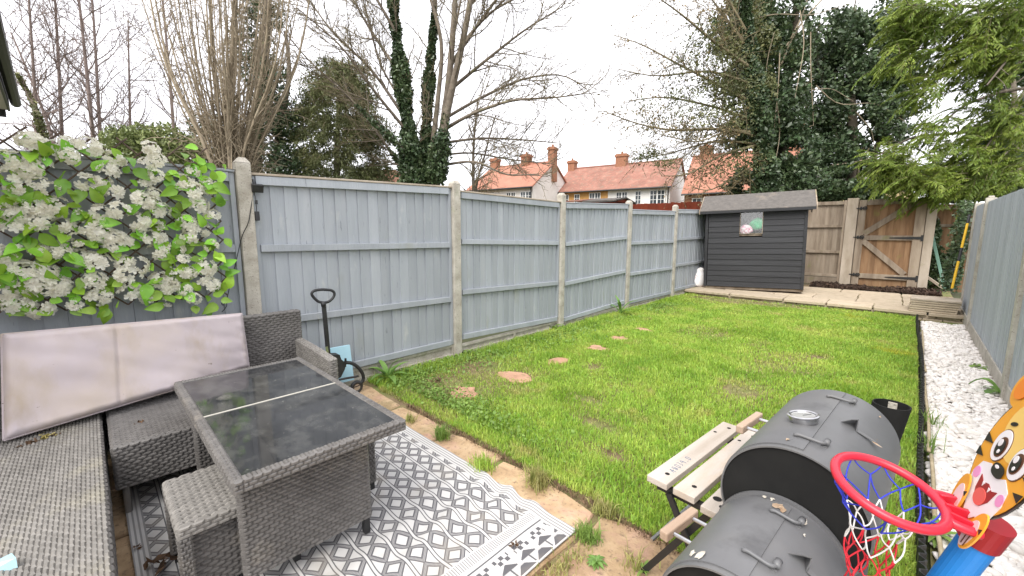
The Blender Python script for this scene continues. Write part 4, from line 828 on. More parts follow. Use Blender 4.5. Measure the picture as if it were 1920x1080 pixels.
env = np.exp(-((XX + 1.38) / .22) ** 2) * (.35 + .65 * np.clip((YY - .3) / .8, 0, 1)); ZZ = .021 + .013 * env * np.sin((XX + YY * .35) * 36 + 1.5 * vnoise(XX * 6 + 30, YY * 6, 8)) + .008 * (vnoise(XX * 5 + 50, YY * 5 + 9, 21) - .5)
YY2 = YY + .012 * env * np.sin(XX * 31) * (YY / 1.36) + .006 * (vnoise(XX * 3 + 20, YY * 0 + 5, 2) - .5)
i = np.arange(nx)[:, None] * (ny + 1); j = np.arange(ny)[None]; top_v = np.stack([XX, YY2, ZZ], -1).reshape(-1, 3)
rug = obj('patterned_rug', np_mesh('patterned_rug', np.concatenate([top_v, top_v - (0, 0, .004)]), [np.stack([i + j, i + ny + 1 + j, i + ny + 2 + j, i + 1 + j], -1).reshape(-1, 4), (nx + 1) * (ny + 1) + np.stack([i + j, i + 1 + j, i + ny + 2 + j, i + ny + 1 + j], -1).reshape(-1, 4)], rug_mat(), True))
tag(rug, 'grey and white geometric outdoor rug spread on the slabs under the rattan table', 'rug')

# ---- dining table
TX0, TX1, TY0, TY1, TZT = -2.60, -1.405, .235, .825, .55
tb_ = empty('rattan_table', ((TX0 + TX1) / 2, (TY0 + TY1) / 2, 0)); tag(tb_, 'grey rattan dining table with a dirty dark glass top in two panes', 'table')
o3 = np.array(tb_.location); S = lambda a: tuple(np.array(a) - o3)
fw = .026
top = MB()
def rim(x0, y0, x1, y1): 
    top.weave_box(S((x0, y0, .505)), S((x1, y1, .546)), 'xXyYz', .022, .010, .003)
    if x1 - x0 > y1 - y0: top.weave(S((x0, y0, .546)), (0, y1 - y0, 0), (-(x0 - x1) * -1, 0, 0) if False else (x1 - x0, 0, 0), .022, .0105, .003)
    else: top.weave(S((x0, y0, .546)), (x1 - x0, 0, 0), (0, y1 - y0, 0), .022, .0105, .003)
class _F: pass
def weave_up(mb, x0, y0, x1, y1, z, along):
    """upward facing weave; strands run along 'x' or 'y'"""
    if along == 'x': mb.weave(S((x0, y0, z)), (x1 - x0, 0, 0), (0, y1 - y0, 0), .022, .0105, .003)
    else: mb.weave(S((x1, y0, z)), (0, y1 - y0, 0), (x0 - x1, 0, 0), .022, .0105, .003)
for (x0, y0, x1, y1, al) in ((TX0, TY0, TX1, TY0 + fw, 'y'), (TX0, TY1 - fw, TX1, TY1, 'y'), (TX0, TY0 + fw, TX0 + fw, TY1 - fw, 'x'), (TX1 - fw, TY0 + fw, TX1, TY1 - fw, 'x')):
    top.weave_box(S((x0, y0, .505)), S((x1, y1, .546)), 'xXyYz', .022, .010, .003); weave_up(top, x0, y0, x1, y1, .546, al)
top.build('table_frame', M_RAT, tb_)
def glass_mat():
    m = mat('dirty_dark_glass', [(.3, (.022, .023, .025)), (.7, (.045, .046, .049))], scale=5, rough=.10, over=[((.12, .12, .114), 7., .45, .90, (1, 1.3, 1)), ((.42, .41, .37), 42., .685, .76, (1.8, 1, 1)), ((.36, .36, .33), 19., .70, .80, (2.2, .6, 1)), ((.30, .29, .25), 3.2, .64, .82)])
    nt = m.node_tree; b = nt.nodes['Principled BSDF']; src = b.inputs['Base Color'].links[0].from_socket; rg = nt.nodes.new('ShaderNodeRGBToBW'); mr = nt.nodes.new('ShaderNodeMapRange')
    mr.inputs[1].default_value = .03; mr.inputs[2].default_value = .25; mr.inputs[3].default_value = .05; mr.inputs[4].default_value = .42; nt.links.new(src, rg.inputs[0]); nt.links.new(rg.outputs[0], mr.inputs[0]); nt.links.new(mr.outputs[0], b.inputs['Roughness']); return m
M_GLASS = glass_mat(); xm = TX0 + fw + (TX1 - TX0 - 2 * fw) * .485; ym = (TY0 + TY1) / 2
for y0, y1 in ((TY0 + fw + .002, ym - .004), (ym + .004, TY1 - fw - .002)): pass
# the joint runs across the width of the picture: parallel to the long side
for y0, y1 in ((TY0 + fw, TY0 + (TY1 - TY0) * .5 - .004), (TY0 + (TY1 - TY0) * .5 + .004, TY1 - fw)): pass
MB().box(S((TX0 + fw + .002, TY0 + fw + .002, .538)), S((xm - .004, TY1 - fw - .002, .5445)), .001).build('glass_pane', M_GLASS, tb_)
MB().box(S((xm + .004, TY0 + fw + .002, .538)), S((TX1 - fw - .002, TY1 - fw - .002, .5445)), .001).build('glass_pane', M_GLASS, tb_)
MB().box(S((xm - .0038, TY0 + fw, .53)), S((xm + .0038, TY1 - fw, .5475)), .001).build('glazing_strip', flat('pale_strip', (.50, .48, .42), rough=.6), tb_)
bx0, bx1, by0, by1 = -2.44, -1.550, .272, .730
MB().weave_box(S((bx1 - .035, by0, .095)), S((bx1, by1, .505)), 'xXyYz', .027, .0112, .004).build('end_panel', M_RAT, tb_)
MB().weave_box(S((bx0, by0, .095)), S((bx0 + .035, by1, .505)), 'xXyYz', .027, .0112, .004).build('end_panel', M_RAT, tb_)
MB().weave_box(S((bx0 + .035, .47, .22)), S((bx1 - .035, .53, .505)), 'yYz', .027, .0112, .004).build('spine_panel', M_RAT, tb_)
for x in (bx0 + .018, bx1 - .018):
    for y in (by0 + .016, by1 - .016): MB().box(S((x - .014, y - .013, .022)), S((x + .014, y + .013, .10)), .003).build('leg', M_BLACKMET, tb_)

# ---- two stools
def stool(x0, y0, label):
    w = .36; r = empty('rattan_stool', (x0 + w / 2, y0 + w / 2, 0)); tag(r, label, 'stool', 'rattan stools under the table'); h = w / 2
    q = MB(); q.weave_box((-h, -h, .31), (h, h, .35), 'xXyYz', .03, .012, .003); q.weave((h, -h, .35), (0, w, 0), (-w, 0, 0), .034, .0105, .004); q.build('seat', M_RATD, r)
    q = MB(); g = h - .03; q.weave_box((-g, -g, .07), (g, g, .31), 'xXyYz', .03, .0115, .004); q.build('side_panel', M_RAT, r)
    for sx in (-1, 1):
        for sy in (-1, 1): MB().weave_box((sx * (h - .016) - .016, sy * (h - .016) - .016, .06), (sx * (h - .016) + .016, sy * (h - .016) + .016, .31), 'xXyY', .012, .011, .003).build('leg', M_RAT, r)
    for sx in (-1, 1):
        for sy in (-1, 1): MB().box((sx * (h - .016) - .011, sy * (h - .016) - .011, .02), (sx * (h - .016) + .011, sy * (h - .016) + .011, .065)).build('foot', M_BLACKMET, r)
    return r
stool(-1.968, .110, 'square grey rattan stool pushed in at the near side of the table')
stool(-2.178, .530, 'grey rattan stool tucked away under the far side of the table, only a corner showing')

# ---- sofa and corner bench
def sofa():
    r = empty('rattan_sofa', (-2.75, .46, 0)); tag(r, 'grey rattan sofa with a bare seat against the grey fence', 'sofa'); o = np.array(r.location); T = lambda a: tuple(np.array(a) - o)
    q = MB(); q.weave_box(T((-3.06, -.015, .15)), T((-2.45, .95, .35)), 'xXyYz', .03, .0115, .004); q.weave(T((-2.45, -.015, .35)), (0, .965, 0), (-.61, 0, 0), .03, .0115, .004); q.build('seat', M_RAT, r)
    q = MB(); q.weave_box(T((-3.12, -.015, .10)), T((-3.065, 1.0, .748)), 'xXyYz', .034, .0125, .004); q.weave(T((-3.065, -.015, .748)), (0, 1.015, 0), (-.055, 0, 0), .03, .011, .003); q.build('backrest', M_RAT, r)
    q = MB(); n = 9
    for i in range(n - 1):
        xa = -3.06 + .58 * i / (n - 1); xb = -3.06 + .58 * (i + 1) / (n - 1); za = .545 - .02 * (i / (n - 1)) ** 2 - (.05 if i == n - 2 else 0) * 0; zb = .545 - .02 * ((i + 1) / (n - 1)) ** 2
        q.weave_box(T((xa, .955, .10)), T((xb, 1.0, min(za, zb))), 'xXyYZz', .03, .0115, .004)
    q.build('armrest', M_RATD, r)
    for x in (-3.04, -2.475):
        for y in (.012, .93): MB().tube([T((x, y, .0)), T((x, y, .19))], .013, 10).build('leg', M_RAT, r)
sofa()
def bench():
    r = empty('rattan_bench', (-2.1, -.33, 0)); tag(r, 'flat topped grey rattan corner bench at the lower left, strewn with leaf litter', 'bench'); o = np.array(r.location); T = lambda a: tuple(np.array(a) - o)
    q = MB(); q.weave_box(T((-3.06, -.66, .11)), T((-1.2, -.045, .35)), 'xXyYz', .03, .0115, .004); q.build('side_panel', M_RAT, r)
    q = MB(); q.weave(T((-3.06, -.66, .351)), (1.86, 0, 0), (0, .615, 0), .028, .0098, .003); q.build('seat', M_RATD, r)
    q = MB(); q.weave_box(T((-3.12, -.66, .10)), T((-3.065, -.03, .748)), 'xXyYz', .034, .0125, .004); q.build('backrest', M_RAT, r)
    for x in (-3.03, -1.24):
        for y in (-.63, -.075): MB().tube([T((x, y, .0)), T((x, y, .13))], .013, 10).build('leg', M_RAT, r)
bench()

# ---- seat cushion standing on edge
c_tl, c_tr, c_br, c_bl = at_x(3, 627, -3.00), at_x(453, 588, -3.02), at_x(467, 689, -2.99), at_x(7, 826, -2.84)
c_bl[2] = max(c_bl[2], .362)
nu, nv = 110, 50; U_, V_ = np.meshgrid(np.linspace(0, 1, nu + 1), np.linspace(0, 1, nv + 1), indexing='ij'); w4 = [(1 - U_) * (1 - V_), U_ * (1 - V_), U_ * V_, (1 - U_) * V_]
base = sum(w[..., None] * c for w, c in zip(w4, (c_bl, c_br, c_tr, c_tl))); nc = unit(np.cross(c_br - c_bl, c_tl - c_bl)); 
ed = np.minimum(np.minimum(U_ * 2.2, (1 - U_) * 2.2), np.minimum(V_, 1 - V_)); prof = np.clip(ed / .055, 0, 1) ** .45
wr = (vnoise(U_ * 5 + 10, V_ * 3 + 10, 31) - .5) * .020 + (vnoise(U_ * 34 + V_ * 8, V_ * 9 + 3, 32) - .5) * .020 * np.exp(-ed / .07) + (vnoise(U_ * 9 + V_ * 7, V_ * 4 - U_ * 3 + 20, 33) - .5) * .008 - .012 * np.exp(-((U_ - .385 - .012 * V_) / .007) ** 2)
fr_ = base + nc * (prof * .042 + wr * np.clip(ed / .03, 0, 1))[..., None]; bk = base - nc * (prof * .042)[..., None]
i = np.arange(nu)[:, None] * (nv + 1); j = np.arange(nv)[None]; q4 = np.stack([i + j, i + nv + 1 + j, i + nv + 2 + j, i + 1 + j], -1).reshape(-1, 4); N0 = (nu + 1) * (nv + 1)
cc = base.reshape(-1, 3).mean(0) * (1, 1, 0)
M_CUSH = mat('stained_lilac_grey_fabric', [(.3, (.44, .385, .40)), (.7, (.52, .46, .475))], scale=3, rough=.92, bump=.25, bscale=900, dist=.002,
             over=[((.36, .29, .20), 5.0, .53, .78, (1, 1, .45)), ((.47, .40, .34), 1.9, .48, .75), ((.16, .13, .10), 34., .69, .74, (1, .5, 1))])
cu = obj('seat_cushion', np_mesh('seat_cushion', np.concatenate([fr_.reshape(-1, 3), bk.reshape(-1, 3)]) - cc, [q4, N0 + q4[:, ::-1]], M_CUSH, True), loc=cc)
tag(cu, 'long stained lilac grey seat cushion propped upright against the sofa back', 'cushion')
edge = np.concatenate([base[:, 0], base[-1, :], base[::-1, -1], base[0, ::-1]]) - cc
MB().tube(edge, .005, 6).build('piping', M_CUSH, cu, True)

# ---- dead leaves on the bench and sofa seat
M_DEAD = mat('dead_leaf', [(.3, (.045, .025, .014)), (.7, (.13, .075, .04))], scale=40, rough=.9, island=.3)
def crumple(r, n=10, seed=0):
    g = np.random.default_rng(seed); q = MB()
    for k in range(n):
        c = g.normal(0, r * .45, 3) * (1, 1, .35) + (0, 0, r * .35); a = unit(g.normal(size=3)); b = unit(np.cross(a, g.normal(size=3))); s = r * g.uniform(.3, .7); up = np.cross(a, b)
        q.add([c - a * s, c + b * s * .5 + up * s * .15, c + a * s, c - b * s * .5 + up * s * .2, c], [(0, 1, 4), (1, 2, 4), (2, 3, 4), (3, 0, 4)])
    return q
for k, (px, py, z, r, lab) in enumerate([(58, 832, .352, .022, 'dark curled dead leaf on the bench under the cushion corner'), (37, 839, .352, .014, 'small dead leaf on the bench nearest the left edge'), (104, 816, .352, .020, 'dead leaf touching the lower edge of the cushion'),
                                          (262, 793, .352, .017, 'single dead leaf lying on the sofa seat'), (305, 1062, .03, .05, 'crumpled brown leaf clump on the rug beside the stool'), (258, 1027, .03, .016, 'small brown leaf on the striped edge of the rug'), (965, 1024, .03, .018, 'dark brown leaf ball on the patterned end of the rug'), (822, 714, .02, .035, 'dark clump of dirt lying on the lawn near the fence weeds')]):
    p = at_z(px, py, z); o = crumple(r, 12, k).build('dead_leaf', M_DEAD, None, loc=tuple(p)); tag(o, lab, 'dead leaf', 'dead leaves lying about')
p = at_z(86, 821, .352); yl = crumple(.03, 16, 77).build('leaf_litter', mat('yellow_litter', [(.3, (.30, .25, .08)), (.7, (.42, .36, .15))], scale=30, island=.3), None, loc=tuple(p)); tag(yl, 'yellowish flake litter along the foot of the cushion', 'leaf litter')
# ---- pale blue things
M_BLUE = mat('pale_blue_card', [(.3, (.36, .60, .72)), (.7, (.44, .68, .78))], scale=6, rough=.6, over=[((.55, .50, .66), 9., .66, .74), ((.75, .78, .8), 14., .70, .74)])
a, b_, c_ = at_z(-30, 1062, .37), at_z(22, 1037, .40), at_z(30, 1046, .385); 
q = MB(); d_ = a + (c_ - b_) + (0, -.02, -.01); e_ = a + unit(np.array([0, -1, 0])) * .14; 
ctr = (a + b_ + c_ + d_) / 4
q.add([a - ctr, b_ - ctr, c_ - ctr, d_ - ctr, a - ctr - (0, 0, .03), b_ - ctr - (0, 0, .045), c_ - ctr - (0, 0, .03), d_ - ctr - (0, 0, .02), a - ctr + (-.1, -.12, 0), d_ - ctr + (-.06, -.16, 0)], [(0, 1, 2, 3), (1, 5, 6, 2), (2, 6, 7, 3), (0, 3, 9, 8), (0, 4, 5, 1), (4, 7, 6, 5)])
o = q.build('blue_container', M_BLUE, None, loc=tuple(ctr)); tag(o, 'pale blue plastic corner poking in at the bottom left on the bench', 'container')
ba = [at_x(612, 655, -3.25), at_x(656, 647, -3.27), at_x(664, 712, -3.22), at_x(618, 724, -3.2)]; ctr = np.mean(ba, 0)
q = MB(); q.hexa([v - ctr for v in ba] + [v - ctr - (.022, 0, 0) for v in ba]); o = q.build('picture_board', M_BLUE, None, loc=tuple(ctr)); tag(o, 'pale blue printed box lid leaning on the fence behind the black push handle', 'box lid')

# ---- black push-along base with loop handle
PX_ = -3.12; G = lambda x, y, dx=0: at_x(x, y, PX_ + dx)
org = G(640, 715); org[2] = 0; hv = empty('push_along_toy', tuple(org)); tag(hv, 'black push handle on a wheeled base parked beside the sofa arm', 'push toy'); K = lambda p: np.array(p) - org
loop = spline([K(G(*p)) for p in [(607, 543), (622, 544), (628, 549), (626, 557), (617, 566), (607, 568), (597, 566), (588, 558), (583, 550), (588, 545), (600, 543), (607, 543)]], 40)
MB().tube(loop, .0105, 8).build('handle', M_RUBBER, hv, True)
MB().tube([K(G(606, 566)), K(G(607, 575))], [.02, .017], 10).build('handle_neck', M_RUBBER, hv, True)
MB().beam(K(G(607, 572)), K(G(616, 668)), .030, .022, up=(1, 0, 0), bev=.005).build('pole', M_RUBBER, hv)
MB().beam(K(G(608.5, 600, .012)), K(G(610.5, 612, .012)), .022, .004, up=(1, 0, 0)).build('grip_panel', M_RUBBER, hv)
MB().beam(K(G(612, 650, .012)), K(G(614, 662, .012)), .018, .004, up=(1, 0, 0)).build('lock_plate', M_STEEL, hv)
poly = [(612, 664), (634, 664), (637, 672), (645, 680), (644, 690), (636, 706), (620, 712), (606, 700)]
pp = [K(G(*p)) for p in poly]; MB().add([p - (.05, 0, 0) for p in pp] + [p + (.03, 0, 0) for p in pp], [tuple(range(7, -1, -1)), tuple(range(8, 16))] + [(i, (i + 1) % 8, 8 + (i + 1) % 8, 8 + i) for i in range(8)]).build('body', M_RUBBER, hv)
MB().tube(spline([K(G(*p)) for p in [(642, 681), (652, 679), (664, 682), (675, 692), (682, 704), (682, 714), (674, 722), (655, 728), (636, 726)]], 24), .014, 8).build('bumper_bar', M_RUBBER, hv, True)
MB().tube(spline([K(G(*p, .02)) for p in [(636, 712), (650, 709), (664, 707), (672, 705)]], 10), .009, 8).build('cross_bar', M_RUBBER, hv, True)
MB().tube([K(G(648, 672, .01)), K(G(647, 688, .01))], .009, 8).build('knob', M_RUBBER, hv)
for (x, y) in ((640, 728), (668, 716)):
    c0 = K(G(x, y)); c0[2] = .055; MB().ring(c0, (0, 1, 0), (0, 0, 1), .038, .016, 24, 8).build('wheel', M_RUBBER, hv, True); MB().tube([c0 - (.012, 0, 0), c0 + (.012, 0, 0)], .026, 12).build('hub', M_STEEL, hv)

# ---- solar light with its cable
fxp = FX + .035; a = at_x(481, 352, fxp); sol = empty('solar_light', tuple(a)); tag(sol, 'small black solar light hung on the fence beside the first concrete post', 'solar light')
MB().beam(np.array([.02, -.035, -.005]), np.array([.02, .035, -.005]), .03, .055, up=(.4, 0, 1), bev=.003).build('panel', M_RUBBER, sol); MB().tube([(.0, -.02, .055), (.015, -.015, .02)], .007, 6).build('bracket', M_RUBBER, sol)
b_ = at_x(482, 405, fxp) - a; MB().box(b_ - (.012, .014, .032), b_ + (.012, .014, .032), .004).build('battery_box', M_RUBBER, sol); c_ = at_x(481, 379, fxp) - a; MB().tube([c_ - (0, 0, .014), c_ + (0, 0, .014)], .008, 8).build('connector', M_RUBBER, sol)
MB().tube(spline([np.array((.01, -.02, -.03)), c_, b_ + (0, 0, .03)], 8), .0025, 5).build('lead', M_RUBBER, sol)
pts = [at_x(x, y, FX + dx) for x, y, dx in [(474, 364, .045), (470, 395, .05), (466, 420, .055), (455, 438, .055), (447, 470, .05), (441, 500, .045), (432, 530, .02), (426, 560, .02), (418, 578, .02), (412, 566, .03), (424, 560, .035), (428, 574, .03), (416, 585, .03)]]
cab = spline(pts, 40); o = MB().tube(cab - cab[0], .0028, 5).build('cable', M_RUBBER, None, loc=tuple(cab[0])); tag(o, 'thin dark cable running down across the concrete post to the trellis', 'cable')
pts = spline([at_x(x, y, FX + .045) for x, y in [(360, 320), (400, 312), (436, 318), (473, 322)]], 16); o = MB().tube(pts - pts[0], .002, 5).build('cable', M_RUBBER, None, loc=tuple(pts[0])); tag(o, 'thin cable stretched level along the top of the fence to the solar light', 'cable')

# ---- artificial flower trellis
TRX = FX + .05; tr0 = np.array([TRX, .15, 1.3]); tr = empty('flower_trellis', tuple(tr0)); tag(tr, 'willow trellis of artificial white flowers and bright green leaves fixed to the fence', 'trellis')
ty0, ty1, tz0, tz1 = -.62, .585, .89, 1.76
M_STICK = mat('brown_willow_stick', [(.3, (.06, .040, .03)), (.7, (.13, .09, .065))], scale=20, rough=.8)
for sgn in (1, -1):
    for k in range(-7, 12):
        c = ty0 + k * .125; a = np.array([c, tz0 - .02]); b = a + np.array([sgn * .96, .96]); 
        t0_, t1_ = 0., 1.
        for t in np.linspace(0, 1, 60):
            pass
        ts = [t for t in np.linspace(0, 1, 120) if ty0 - .02 < a[0] + (b[0] - a[0]) * t + (0 if sgn > 0 else .0) < ty1 + .05]
        if sgn < 0: a = np.array([c + .5, tz0 - .02]); b = a + np.array([-.96, .96]); ts = [t for t in np.linspace(0, 1, 120) if ty0 - .02 < a[0] + (b[0] - a[0]) * t < ty1 + .05]
        if len(ts) < 14: continue
        p = [np.array([TRX + .006 * sgn + .004, a[0] + (b[0] - a[0]) * t, a[1] + (b[1] - a[1]) * t]) for t in (ts[0], (ts[0] + ts[-1]) / 2, ts[-1])]
        MB().tube(np.array(p) - tr0, .005, 6).build('lattice_stick', M_STICK, tr)
M_LEAF = mat('artificial_leaf', [(.3, (.17, .36, .03)), (.55, (.26, .50, .05)), (.8, (.38, .60, .11))], scale=9, rough=.38, objrand=.42, transl=.25, hue=.02)
M_PETAL = mat('ivory_petal', [(.3, (.86, .84, .74)), (.7, (.92, .91, .83))], scale=30, rough=.7, island=.06, transl=.48)
M_STAM = flat('flower_eye', (.55, .50, .16), rough=.7)
def leaf_shape(L, W, fold, curl):
    v = []; f = []; ts = [0, .18, .4, .62, .82, 1.]; ws = [.04, .72, 1., .82, .45, .0]
    for t, w in zip(ts, ws):
        z = curl * (t * t) * L; v += [(-W * w, t * L, z + fold * w * W), (0, t * L, z), (W * w, t * L, z + fold * w * W)]
    for k in range(5): f += [(k * 3, k * 3 + 1, k * 3 + 4, k * 3 + 3), (k * 3 + 1, k * 3 + 2, k * 3 + 5, k * 3 + 4)]
    return np_mesh('leaf', np.array(v), np.array(f), M_LEAF, True)
leaves = [leaf_shape(L, L * w, fo, cu_) for L, w, fo, cu_ in ((.078, .34, .35, -.25), (.066, .38, .25, .15), (.086, .32, .45, -.4), (.058, .36, .3, -.1))]
def bloom(seed):
    g = np.random.default_rng(seed); q = MB()
    for fl in range(11):
        d = unit(g.normal(size=3) * (1, 1, .4) + (0, 0, .95)); c = d * (.034 + .010 * g.random()) * (1.15, 1.15, .75); a = unit(np.cross(d, g.normal(size=3))); b = np.cross(d, a); R = .025 * g.uniform(.85, 1.15)
        for k in range(6):
            an = k * math.pi / 3 + g.normal(0, .1); e = a * math.cos(an) + b * math.sin(an); s = np.cross(d, e)
            q.add([c, c + e * R * .55 + s * R * .34 + d * .006, c + e * R * .95 + s * R * .24 + d * g.uniform(0, .010), c + e * R * 1.05 + d * g.uniform(-.002, .008), c + e * R * .95 - s * R * .24 + d * g.uniform(0, .010), c + e * R * .55 - s * R * .34 + d * .006], [(0, 1, 2, 3), (0, 3, 4, 5)])
    return q.mesh('bloom', M_PETAL)
blooms = [bloom(s) for s in range(5)]
# bloom clusters by where they hang in the photograph
BL = [(55, 265), (90, 278), (165, 275), (185, 285), (15, 300), (55, 315), (20, 330), (70, 345), (100, 355), (275, 305), (292, 300), (270, 340), (290, 330), (160, 340), (180, 350), (205, 325), (210, 355), (360, 315), (350, 340), (372, 350), (370, 385), (12, 395), (40, 390), (72, 390), (100, 385), (30, 425), (70, 420), (95, 400), (120, 420), (275, 375), (300, 400), (290, 365), (190, 395), (265, 420), (290, 425), (355, 425), (380, 430), (355, 445), (155, 445), (170, 430), (190, 440), (30, 465), (75, 465), (95, 475), (5, 480), (215, 445), (245, 450), (285, 450), (295, 470), (160, 485), (185, 500), (210, 465), (70, 505), (90, 510), (50, 530), (75, 540), (105, 530), (232, 495), (260, 500), (240, 520), (355, 510), (375, 520), (300, 520), (318, 535), (180, 545), (195, 560), (240, 545), (275, 560), (318, 565), (10, 545), (25, 570), (70, 580), (45, 500), (300, 545), (330, 510), (130, 290), (215, 295), (25, 355), (130, 400), (345, 480)]
BL += [(px + RNG.normal(0, 16), min(585, max(268, py + RNG.normal(0, 16)))) for px, py in BL[::5]] + [(392, 350), (398, 400), (392, 465), (385, 500), (398, 535), (345, 545), (360, 560), (130, 460), (140, 570), (110, 470), (225, 400), (300, 440), (330, 470)]
for k, (px, py) in enumerate(BL):
    p = at_x(px + RNG.normal(0, 3), py + RNG.normal(0, 3), TRX + .055 + RNG.normal(0, .012)); o = obj('bloom', blooms[k % 5], tr, tuple(p - tr0)); o.rotation_euler = (Vector((.85, RNG.normal(0, .28), .50 + RNG.normal(0, .2))).to_track_quat('Z', 'Y') @ Euler((0, 0, RNG.uniform(0, 6.28))).to_quaternion()).to_euler(); s = RNG.uniform(.70, 1.18); o.scale = (s, s, s)
# blooms beyond the left edge of the picture continue the same pattern
for k in range(16):
    p = np.array([TRX + .055, RNG.uniform(ty0, -.37), RNG.uniform(tz0, tz1)]); o = obj('bloom', blooms[k % 5], tr, tuple(p - tr0)); o.rotation_euler = (RNG.normal(0, .35), math.pi / 2 - .35, RNG.uniform(0, 6.28))
nl = 0
while nl < 290:
    px, py = RNG.uniform(-20, 425), RNG.uniform(252, 592); 
    topy = 276 + max(0, px) * .115; boty = 594 - px * .05
    if not (topy - 10 < py < boty): continue
    if px < 0 and RNG.random() < .5: continue
    if nl % 7 == 0: px = RNG.uniform(330, 425)
    if 205 < px < 255 and 300 < py < 440 and RNG.random() < .65: continue
    if 100 < px < 160 and 300 < py < 340 and RNG.random() < .7: continue
    p = at_x(px, py, TRX + .03 + RNG.random() * .045); d = unit(np.array([.35 + .3 * RNG.random(), RNG.normal(0, .8), RNG.normal(-.05, .8)])); nn = unit(np.array([1., .0, .35]) + RNG.normal(0, .35, 3)); sx = unit(np.cross(d, nn)); nn = np.cross(sx, d)
    o = obj('leaf', leaves[nl % 4], tr); o.matrix_local = Matrix(((sx[0], d[0], nn[0], p[0] - tr0[0]), (sx[1], d[1], nn[1], p[1] - tr0[1]), (sx[2], d[2], nn[2], p[2] - tr0[2]), (0, 0, 0, 1))); s = RNG.uniform(.85, 1.25); o.scale = (s, s, s); nl += 1

# ================================================================== SMOKER BARBECUE
M_SMOK = mat('dark_grey_barbecue_paint', [(.3, (.115, .116, .12)), (.7, (.15, .151, .155))], scale=4, rough=.44, bump=.08, bscale=260, dist=.001,
             over=[((.15, .147, .142), 3.2, .48, .72), ((.16, .11, .075), 9., .70, .78), ((.055, .055, .057), 4., .60, .76), ((.20, .19, .175), 60., .72, .80, (1, .25, 1))])
M_BLACK_SHADE = mat('black_steel_with_shade', [(.3, (.010, .010, .010)), (.7, (.017, .017, .016))], scale=9, rough=.85, spec=.25, over=[((.10, .10, .10), 90., .78, .80)])  # black for chimney and holes; on the end plates it holds painted shade
M_RUST = mat('flaked_rust', [(.3, (.22, .13, .07)), (.7, (.46, .36, .26))], scale=60, rough=.95)
M_HANDW = mat('smoker_handle_wood', [(.3, (.34, .24, .17)), (.7, (.50, .38, .29))], scale=12, stretch=(1, .15, 1), rough=.7, bump=.3, bscale=60)
sm = empty('smoker_barbecue', (-.168, 1.20, 0), -math.radians(3.4)); tag(sm, 'dark grey barrel smoker barbecue with offset firebox, lid thermometer and short chimney', 'barbecue')
def drum(mb, c, R, y0, y1, a0, a1, n=48, th=.0):
    """part of a cylinder shell about the y axis, angles from +x towards +z"""
    an = np.radians(np.linspace(a0, a1, n)); v = []
    for y in (y0, y1): v += [(c[0] + R * math.cos(a), y, c[2] + R * math.sin(a)) for a in an]
    f = [(i, n + i, n + i + 1, i + 1) for i in range(n - 1)]
    if th:
        k = 2 * n
        for y in (y0, y1): v += [(c[0] + (R - th) * math.cos(a), y, c[2] + (R - th) * math.sin(a)) for a in an]
        f += [(k + i, k + i + 1, k + n + i + 1, k + n + i) for i in range(n - 1)] + [(i, i + 1, k + i + 1, k + i) for i in range(n - 1)] + [(n + i, k + n + i, k + n + i + 1, n + i + 1) for i in range(n - 1)]
        f += [(0, k, k + n, n), (n - 1, 2 * n - 1, k + 2 * n - 1, k + n - 1)]
    return mb.add(v, f)
def disc(mb, c, R, y, d, n=64):
    an = np.linspace(0, 2 * math.pi, n, endpoint=False); v = [(c[0] + R * math.cos(a), y, c[2] + R * math.sin(a)) for a in an] + [(c[0] + R * math.cos(a), y + d, c[2] + R * math.sin(a)) for a in an]
    return mb.add(v, [tuple(range(n)), tuple(range(2 * n - 1, n - 1, -1))] + [(i, n + i, n + (i + 1) % n, (i + 1) % n) for i in range(n)])
MC, MR, ML = (0, 0, .580), .168, .578; FC_, FR, FL = (-.012, 0, .458), .150, .365
q = MB(); drum(q, MC, MR, .0, ML, 0, 360, 72, .004); autosmooth(q.build('cooking_chamber', M_SMOK, sm))
q = MB(); disc(q, MC, MR - .003, .006, .004); q.build('end_plate', M_BLACK_SHADE, sm); q = MB(); disc(q, MC, MR - .003, ML - .012, .004); q.build('end_plate', M_SMOK, sm)  # near plate: same paint as the barrel, its shade painted in as black
q = MB(); drum(q, MC, MR + .0035, .018, ML - .010, 85, 186, 40, .0035); autosmooth(q.build('lid', M_SMOK, sm))
q = MB(); drum(q, FC_, FR, -FL, -.002, 0, 360, 64, .004); autosmooth(q.build('firebox', M_SMOK, sm))
q = MB(); drum(q, FC_, FR + .007, -.012, -.001, 0, 360, 64, .009); autosmooth(q.build('firebox_flange', M_SMOK, sm))
q = MB(); disc(q, FC_, FR - .003, -FL + .02, .004); q.build('end_plate', M_BLACK_SHADE, sm)
q = MB(); drum(q, FC_, FR + .0035, -FL + .015, -.03, 81, 186, 36, .0035); autosmooth(q.build('lid', M_SMOK, sm))
def on(c, R, ang, y, h=0.): a = math.radians(ang); return np.array([c[0] + (R + h) * math.cos(a), y, c[2] + (R + h) * math.sin(a)])
def tang(ang): a = math.radians(ang); return np.array([-math.sin(a), 0, math.cos(a)])
def nrm_(ang): a = math.radians(ang); return np.array([math.cos(a), 0, math.sin(a)])
